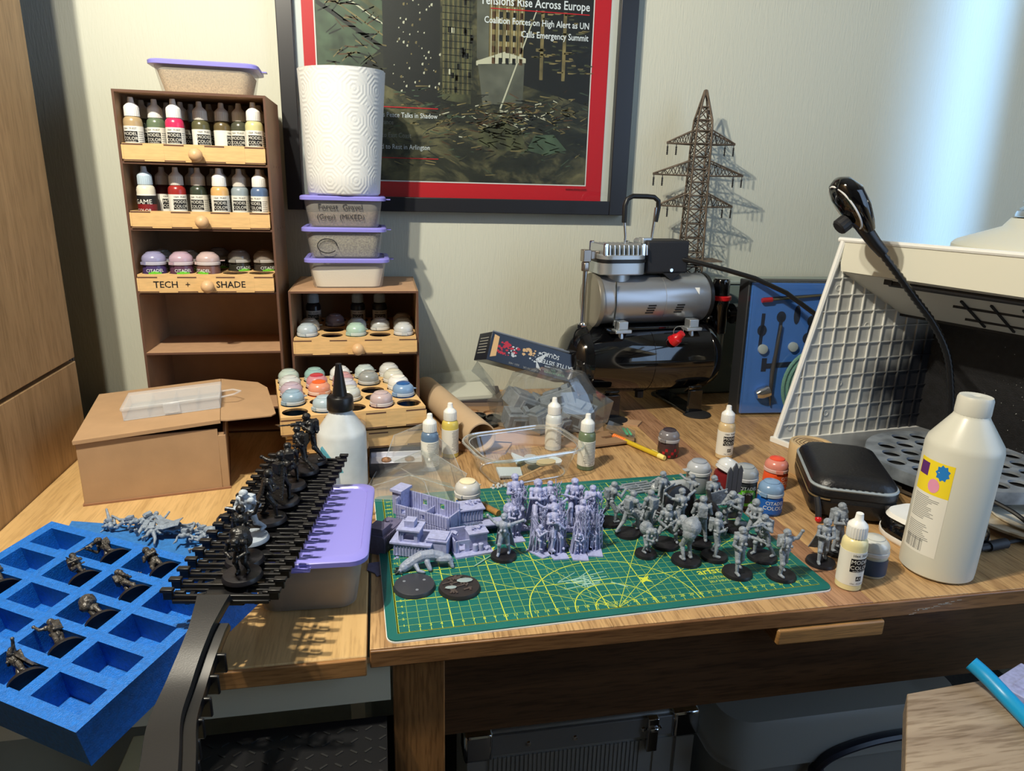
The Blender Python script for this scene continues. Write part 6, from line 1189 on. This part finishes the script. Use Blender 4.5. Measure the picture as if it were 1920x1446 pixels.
for i, (x, y, rz, poly, c_, nm) in enumerate([(17.0, 31.6, 15, [(-1.9, -1), (1.5, -1.2), (2.0, .8), (-1.6, 1.1)], (196, 204, 208), 'pale grey rectangular'), (18.9, 35.6, 40, [(-1.3, -1), (1.3, -.8), (.3, 1.5)], (196, 206, 214), 'pale triangular'), (24.0, 33.4, 0, [(1.0*math.cos(a), .8*math.sin(a)) for a in [j*.63 for j in range(10)]], (206, 212, 214), 'white oval'), (20.6, 33.6, 0, [(1.2*math.cos(a), 1.1*math.sin(a)) for a in [j*.52 for j in range(12)]], (170, 174, 176), 'grey round'), (22.2, 31.6, 20, [(1.6*math.cos(a), .7*math.sin(a)) for a in [j*.52 for j in range(12)]], (206, 184, 140), 'tan oval')]):
    tag(ob('offcut', MB().prism(poly, 0, .35), M('offcut_%d' % i, c_, .5), loc=(x, y, .45+.3*i), rot=(14, 6, rz)), nm+' offcut lying inside the clear food tray', 'offcut')
tag(ob('toothpick', MB().tube([(-3, -1.6, 0), (3, 1.8, .9)], .12, 6), M('pale_stick_wood', (196, 160, 110), .6), loc=(19.6, 29.8, .6)), 'thin wooden stick lying diagonally in the clear food tray', 'stick')
t = T('resin_crumbs', 'little heap of grey crumbs in front of the clear food tray', 'crumbs', (15.6, 27.6, 0)); g = MB()
for i in range(30): g.ball((random.gauss(0, .7), random.gauss(0, .35), .2+random.random()*.4), random.uniform(.12, .25), n=5)
ob('crumb', g, M('pale_crumbs', (176, 180, 184), .6), t, kind='stuff')
# clear blister
t = T('clear_blister', 'creased clear plastic packaging lying between the nozzle bottle and the cream pot', 'packaging', (3.2, 29.6, 0), -6)
ob('flat_sheet', MB().loft([[(-6, -4.4, .2), (5.6, -5.8, .2), (7.6, 2.6, .7), (2, 5.8, 3.2), (-4.6, 4.4, 1.0)], [(-6, -4.4, .25), (5.6, -5.8, .25), (7.6, 2.6, .75), (2, 5.8, 3.25), (-4.6, 4.4, 1.05)]]), clrH, t, smooth=10)
ob('upright_sheet', MB().loft([[(-4.2, 4.2, .6), (6.8, 3.2, .8), (5.4, 5.4, 3.4), (1.4, 7.4, 6.4), (-2.6, 7.0, 4.8)], [(-4.2, 4.26, .6), (6.8, 3.26, .8), (5.4, 5.46, 3.4), (1.4, 7.46, 6.4), (-2.6, 7.06, 4.8)]]), clrH, t, smooth=10)
ce = clear('highlight_clear', edge=.9, base=.3, haze=.2)  # pale film for tubes that stand in for highlights on edges and folds
g = MB()
for pts in ([(-6, -4.4, .25), (5.6, -5.8, .25), (7.6, 2.6, .75), (2, 5.8, 3.2), (-4.6, 4.4, 1.0), (-6, -4.4, .25)], [(-4.2, 4.2, .6), (-2.6, 7, 4.8), (1.4, 7.4, 6.4), (5.4, 5.4, 3.4), (6.8, 3.2, .8)], [(-5, -1, .6), (0, .4, 1.6), (6, -2, .7)], [(-2, 4.4, 1.2), (2, -1, 1.2), (3, -5, .3)]): g.tube(pts, .07, 5)
ob('fold_highlight', g, ce, t, kind='stuff')
ob('side_wall', MB().loft([[(-5, -1, .3), (0, .4, .3), (6, -2, .3), (6, -2, .36), (0, .4, .36), (-5, -1, .36)], [(-4.6, -1.4, 1.8), (0, -.2, 2.2), (5.4, -2.6, 1.6), (5.4, -2.6, 1.66), (0, -.2, 2.26), (-4.6, -1.4, 1.86)]]), clrH, t)
t = T('small_black_box', 'small black box lined with white, two brown bits inside, by the slate blue bottle', 'box', (1.6, 35.4, 0), -1)
ob('box_shell', MB().bx(-3.7, 3.7, -2, 2, 0, .15).bx(-3.7, 3.7, -2, -1.85, 0, 2.0).bx(-3.7, 3.7, 1.85, 2, 0, 2.8).bx(-3.7, -3.55, -2, 2, 0, 2.4).bx(3.55, 3.7, -2, 2, 0, 2.4), M('grey_black_card', (52, 52, 60), .5), t, bevel=.03)
ob('white_liner', MB().bx(-3.5, 3.5, -1.8, 1.8, .2, 1.7).box((0, 1.5, 1.9), (7, .4, .8)), M('lilac_white_foam', (214, 214, 226), .8), t)
for x in (-1.4, 1.8): ob('brown_bit', MB().ball((x, -.4, 1.9), .7, n=7, sz=.5), M('brown_bits2', (166, 120, 84), .7, var=.4, vs=200), t)
# cardboard tube
P0, P1 = Vector((7.6, 66, 2.9)), Vector((14.2, 39.5, 2.9)); tb = T('cardboard_tube', 'grey-brown cardboard tube lying diagonally between the cabinet and the sheets', 'tube', (0, 0, 0))
d = (P1-P0).normalized(); a_ = d.cross(Vector((0, 0, 1))).normalized(); u_2 = a_.cross(d)
def ring(p, r, n=28): return [tuple(p+a_*r*math.cos(2*math.pi*i/n)+u_2*r*math.sin(2*math.pi*i/n)) for i in range(n)]
ob('tube_wall', MB().loft([ring(P0, 2.0), ring(P0, 2.3), ring(P1, 2.3), ring(P1, 2.1), ring(P1-d*6, 2.1)], caps=(1, 1)), tube_m, tb)
# laser cut sheets
def sheet(label, x, y, z, rz, poly, holes, mat=None, th=.3):
    return tag(ob('laser_cut_sheet', MB().plate(poly, holes, 0, th), [mat or mdfF], loc=(x, y, z), rot=(0, 0, rz), smooth=20), label, 'sheet')
hg = [circ(-9+i*4.0, -2+j*3.9, 1.6, 20) for i in range(5) for j in range(2)]
sheet('large laser-cut sheet of ring holes beneath the bag', 24.5, 51.5, .02, -14, [(-12.5, -9), (10, -9), (12, -5), (12, 7), (-12.5, 7)], hg+[circ(4, -6.8, 1.3, 16), circ(8.4, -6.4, 1.2, 16)])
sheet('upper laser-cut sheet with ring holes, overlapping the large one', 19.5, 56.2, .38, -22, [(-8, -6.5), (8.6, -7.5), (9, 5), (-8, 6)], [circ(-5.2+i*3.8, -3+j*3.9, 1.45, 20) for i in range(4) for j in range(2)], mdfI)
sheet('corner of a laser-cut sheet poking out behind the yellow craft pen', 35.2, 43.4, .35, 12, [(-6, -2.6), (3.2, -2.8), (4.6, -.6), (2.6, 2.6), (-6, 3.4)], [[(-1, -.4), (1.8, -.2), (1.6, .6), (-1, .5)]], mdfI)
sheet('narrow laser-cut strip in front of the loose tray stack', 13.2, 44.2, .02, -14, [(-5, -2.6), (5.6, -3.2), (6.4, 1.2), (-4.6, 1.6)], [])
sheet('pale laser-cut slab under the compressor foot', 39.6, 52.4, .02, -28, [(-6, -1.4), (4, -1.4), (4.4, 1.2), (-6, 1.4)], [])
for k, (x, y, z) in enumerate([(15.8, 55.4, .75), (18.4, 53.8, .75), (17.2, 51.0, .75), (16.0, 48.2, .4)]):
    tag(ob('black_ring_disc', MB().lathe([(1.45, 0), (1.5, .1), (1.45, .4), (1.2, .45), (1.15, .25), (0, .2)], 28), blackP, loc=(x, y, z), rot=(6*(k % 2), 0, 0)), ['farthest', 'second', 'third', 'nearest'][k]+' of the black round discs on the laser-cut sheets', 'disc')
# album and papers
t = T('photo_album', 'dark flat album with grey pages in a clear sleeve behind the cardboard tube', 'album', (14.2, 66.6, 0.05), -4)
ob('cover', MB().bx(-6.4, 7.4, -4.8, 5, 0, 1.6), M('dark_album', (50, 44, 50), .5), t, bevel=.1); ob('pages', MB().bx(-6.2, 7.2, -4.95, 4.8, .3, 1.3), M('brown_pages', (120, 104, 92), .7), t)
t2 = T('paper_pad', 'white paper pad in a crinkled clear sleeve on the dark album', 'paper', (13.2, 66.6, 1.7), 6)
ob('pad', MB().bx(-5.6, 6, -4.4, 4.6, 0, .7), M('off_white_pad', (214, 212, 198), .8), t2, bevel=.1); ob('sleeve', MB().loft([[(-7, -5.2, .1), (6.6, -5, .1), (7.2, 5, .1), (-6.6, 5, .1)], [(-6.6, -5.0, 1.0), (6.4, -4.8, .9), (6.4, 4.6, 3.4), (-4, 4.6, 2.6)]]), clrH, t2, smooth=10)
# black game box
BBM = [[0.946, -0.189, 0.262], [0.106, 0.948, 0.3], [-0.305, -0.256, 0.917]]
bx_ = T_mat('game_box', 'tilted black printed game box leaning on the compressor tank', 'box', (16.6, 52.0, 11.75), BBM); L_, D2, H2 = 15.78, 6.4, 4.7
ob('carton', MB().bx(0, L_, 0, D2, 0, H2), M('black_navy_print', (20, 22, 34), .3), bx_, bevel=.05)
g = MB(); TX = lambda x, z: Tr(x, -.02, z, rx=90, rz=0) @ Matrix.Rotation(R(180), 4, 'Z')
g.text('BATTLE SISTERS', 1.0, TX(12.3, 2.3)).text('SQUAD', 1.0, TX(11.0, 3.5)).text('ADEPTA SORORITAS', .36, TX(12, 1.55))
ob('lettering', g, M('white_lettering', (226, 232, 236)), bx_); ob('lettering', MB().text('WARHAMMER', .62, TX(12.4, .75)).text('40,000', .3, TX(12.1, 1.2)), M('green_lettering', (150, 200, 160), .5), bx_)
ob('lettering', MB().text('MADE IN UK', .5, TX(8.0, .4)).text('0251 1405', .45, TX(4.9, .5)), M('grey_lettering', (150, 150, 144)), bx_)
g = MB(); rd = random.Random(3)
def blob(cx, cz, w_, h_, mi, n): 
    for i in range(n):
        x, z = cx+rd.gauss(0, w_), cz+rd.gauss(0, h_); s_ = rd.uniform(.12, .4); g.add([(x+s_*math.cos(a), -.015-.0004*i, z+s_*math.sin(a)*rd.uniform(.5, 1)) for a in (0, 1.2, 2.4, 3.6, 4.8)], [(4, 3, 2, 1, 0)], mi)
blob(3.2, 3.0, .8, .35, 0, 26); blob(2.6, 1.7, .5, .2, 0, 10); blob(4.3, 2.4, .4, .5, 1, 12); blob(7.0, 3.2, .7, .3, 2, 18); blob(8.6, 2.4, .5, .5, 1, 10)
g.add([(.5, -.02, 4.4), (1.4, -.02, 4.2), (1.5, -.02, 1.0), (.5, -.02, .6)], [(0, 1, 2, 3)], 2)
g.add([(8.8, -.03, 2.6), (10.6, -.03, 3.9), (9.6, -.03, 2.2)], [(0, 1, 2)], 1); g.add([(8.6, -.03, 2.2), (9.9, -.03, .6), (8.9, -.03, .9)], [(0, 1, 2)], 1)
ob('cover_picture', g, [M('crimson_print', (176, 30, 44), .4), M('pale_print', (190, 196, 200), .4), M('gold_print', (206, 168, 116), .4)], bx_, kind='stuff')
g = MB()
for i in range(6): g.bx(-.02, 0, 1.2, 5.4, 1.2+i*.5, 1.36+i*.5)
ob('small_print', g, M('grey_lettering', (150, 150, 144)), bx_, kind='stuff')
ob('sprue_edge', MB().tube([(.2, .4, H2+.1), (15, .8, H2+.35)], .2, 6).tube([(2, 3, H2+.1), (14, 2, H2+.6)], .25, 6), M('grey_sprue', (110, 118, 130), .5), bx_)
# bag of grey scenery
bag = T('clear_bag', 'crumpled clear bag full of grey scenery pieces beside the compressor', 'bag', (27.2, 50.4, .7), -12)
prof = []; loops = []; rd = random.Random(5)
for j, (w_, d_, z) in enumerate([(16, 9, .1), (20, 12, .8), (19, 11, 4), (15, 9.4, 6.8), (11, 7, 8.8), (5, 3, 9.6)]):
    loops.append([((w_/2+rd.gauss(0, .5))*math.cos(a), (d_/2+rd.gauss(0, .4))*math.sin(a), z+rd.gauss(0, .35)) for a in [2*math.pi*i/18 for i in range(18)]])
ob('film', MB().loft(loops), clrH, bag, smooth=12)
ob('open_mouth', MB().loft([[(-9, -2, 6), (-9.5, 2, 6.5), (-9.4, 2, 6.55), (-9, -2, 6.06)], [(-13, -1.5, 9.2), (-12.4, 3, 9.8), (-12.4, 3, 9.86), (-13, -1.5, 9.26)]]), clrH, bag, smooth=10)
ob('seal_flap', MB().loft([[(9, -4, 1.0), (10, 0, 1), (10, 0, 1.06), (9, -4, 1.06)], [(13.5, -6, .2), (14, -2.6, .2), (14, -2.6, .26), (13.5, -6, .26)]]), clrH, bag, smooth=10)
ob('green_seal', MB().bx(11.6, 12.0, -6.2, -3.2, .35, .5).bx(12.3, 12.6, -6.2, -3.2, .3, .45), M('green_seal', (90, 190, 140), .4), bag, rot=(0, 0, 6))
gp_ = M('grey_scenery_plastic', (130, 138, 146), .55, var=.15, vs=150)
for k, (x, y, z, w_, d_, h_, rx, ry, rz, nm) in enumerate([(23.2, 52.2, 4.2, 6.0, 4.2, 2.6, 10, 24, 20, 'windowed block at the top left'), (29.2, 51.8, 4.6, 5.6, 4.4, 3.0, -10, -22, -20, 'slab at the top right'), (31.8, 49.0, 2.6, 4.8, 4.2, 3.6, 8, 12, -34, 'rough block at the lower right'), (25.4, 48.6, 2.4, 4.4, 3.6, 3.2, -6, -12, 30, 'box-shaped piece in the middle'), (21.4, 49.4, 2.3, 4.0, 3.4, 2.8, 14, 6, 10, 'piece at the lower left'), (28.0, 47.2, 2.0, 3.4, 2.8, 2.4, 22, 10, 50, 'small piece at the front')]):
    t = T('scenery_piece', 'grey scenery '+nm+' inside the clear bag', 'model part', (x, y, z), rot=(rx, ry, rz))
    ob('block', MB().bx(-w_/2, w_/2, -d_/2, d_/2, -h_/2, h_/2), gp_, t, bevel=.1); ob('raised_frame', MB().bx(-w_*.3, w_*.3, -d_*.5-.2, -d_*.5, -h_*.3, h_*.3).bx(-w_*.4, w_*.1, -d_*.3, d_*.3, h_/2, h_/2+.4).bx(w_*.2, w_*.4, -d_*.35, d_*.2, h_/2, h_/2+.7), gp_, t, bevel=.05)
    ob('opening', MB().bx(-w_*.2, w_*.2, -d_*.5-.22, -d_*.5-.18, -h_*.18, h_*.2), M('dark_recess', (52, 56, 62), .8), t)

# ---------------- below the table ----------------
t = T('flight_case', 'ribbed aluminium case with chrome corners under the table', 'case', (26.4, 20, -75), 0)
al = M('dull_aluminium', (176, 178, 178), .45, .25); ob('shell', MB().bx(-16.4, 16.4, 0, 14, 0, 42.5), al, t, bevel=.3)
for i in range(36): ob('rib', MB().bx(-13.4+i*.62, -13.0+i*.62, -.25, 0, 3, 38.2), al, t)
ob('side_ribs', MB().bx(10.6, 13.4, -.2, 0, 3, 38.2), al, t)
for z in (39, .4): ob('edge_rail', MB().bx(-16.5, 16.5, -.5, 0, z, z+3.2), M('grey_rail', (150, 152, 156), .45, .2), t, bevel=.1)
ob('edge_rail', MB().bx(-16.5, -14, -.5, 0, 3, 39), al, t); ob('edge_rail', MB().bx(13.8, 16.5, -.5, 0, 3, 39), al, t)
for s in (-1, 1): ob('corner_cap', MB().bx(s*15.0-2.0, s*15.0+2.0, -.9, 3, 38.4, 42.9), chrome, t, bevel=.5)
ob('latch', MB().bx(9, 10.6, -1.3, -.3, 37, 42.6).tube([(9.2, -1.4, 41), (10.4, -1.4, 41)], .4, 8), chrome, t, bevel=.15)
for x in (-8, -1.4, 8.6, 11): ob('rivet', MB().lathe([(.4, 0), (.3, .2), (0, .25)], 12, Tr(x, -.5, 40.4, rx=90)), chrome, t)
t = T('storage_crate', 'translucent grey storage crate with dark blue handles under the table on the right', 'crate', (63.5, 26, -75), 0); sg = M('smoky_plastic', (176, 174, 166), .3, alpha=.5)
ob('crate_body', MB().loft([rl3(34, 22, 0, 3), rl3(38, 25, 38, 4)]), sg, t)
ob('crate_lid', MB().loft([rl3(39, 26, 37.6, 4), rl3(40, 27, 38, 4.4), rl3(40, 27, 42, 4.4), rl3(37, 24, 44.5, 4), rl3(35, 22, 44.5, 4)]), sg, t)
ob('handle', MB().tube(smooth_path([(-6, -13.6, 36.5), (-4, -14.2, 39.6), (2, -14.4, 41.4), (10, -14.4, 41.6), (17, -14, 40)]), 1.0, 8, flat=.6).ball((-5.6, -13.8, 36.6), 1.1), M('dark_navy_plastic', (24, 26, 40), .4), t)
ob('contents', MB().bx(-14, -2, -8, 8, 1, 24).bx(0, 13, -8, 8, 1, 30), M('dim_contents', (74, 72, 68), .7), t)
g = MB()
for i in range(8):
    for j in range(7): g.lathe([(.3, 0), (.3, .05)], 8, Tr(-13+i*1.3, -12.6, 25+j*1.3, rx=90))
ob('perforations', g, M('pale_dots', (150, 156, 160), .6), t, kind='stuff')
# front right board
t = T('side_board', 'thick grey oak board corner in the lower right foreground', 'board', (0, 0, 0))
ob('board_slab', MB().prism([(49.9, -7.6), (66, -6.6), (66, -30), (34.5, -26)], -10.4, -8.0), [greyoak], t, bevel=.1)
ob('support', MB().bx(50, 64, -28, -12, -75, -10.5), M('dark_support', (40, 38, 36), .7), t)
t = T('blue_pliers', 'bright blue curved tool handle lying on the grey board', 'tool', (0, 0, 0))
ob('handle', MB().tube(smooth_path([(57.0, -7.2, -5.6), (57.6, -8.6, -6.2), (58.0, -11, -7), (57.6, -14, -7.2), (56.6, -18, -7.2), (55, -23, -7.2)]), [.55]+[.8]*60 if False else .75, 12), M('sky_blue_grip', (22, 150, 206), .35), t, smooth=80)
ob('jaw', MB().tube([(55, -23, -7.2), (53.6, -26, -7.2)], [.7, .3], 8), chrome, t)
t = T('lilac_print_plate', 'grey-lilac printed slab lying behind the blue handle on the grey board', 'model part', (62.4, -10.6, -8), 20); ob('slab', MB().bx(-2.6, 3, -4, 3.4, 0, 1.0), lilac, t, bevel=.1); ob('low_step', MB().bx(-2.2, 1, -4.6, -4, 0, .5).bx(-1.5, 2.4, -2, 2, 1, 1.2), lilac, t)
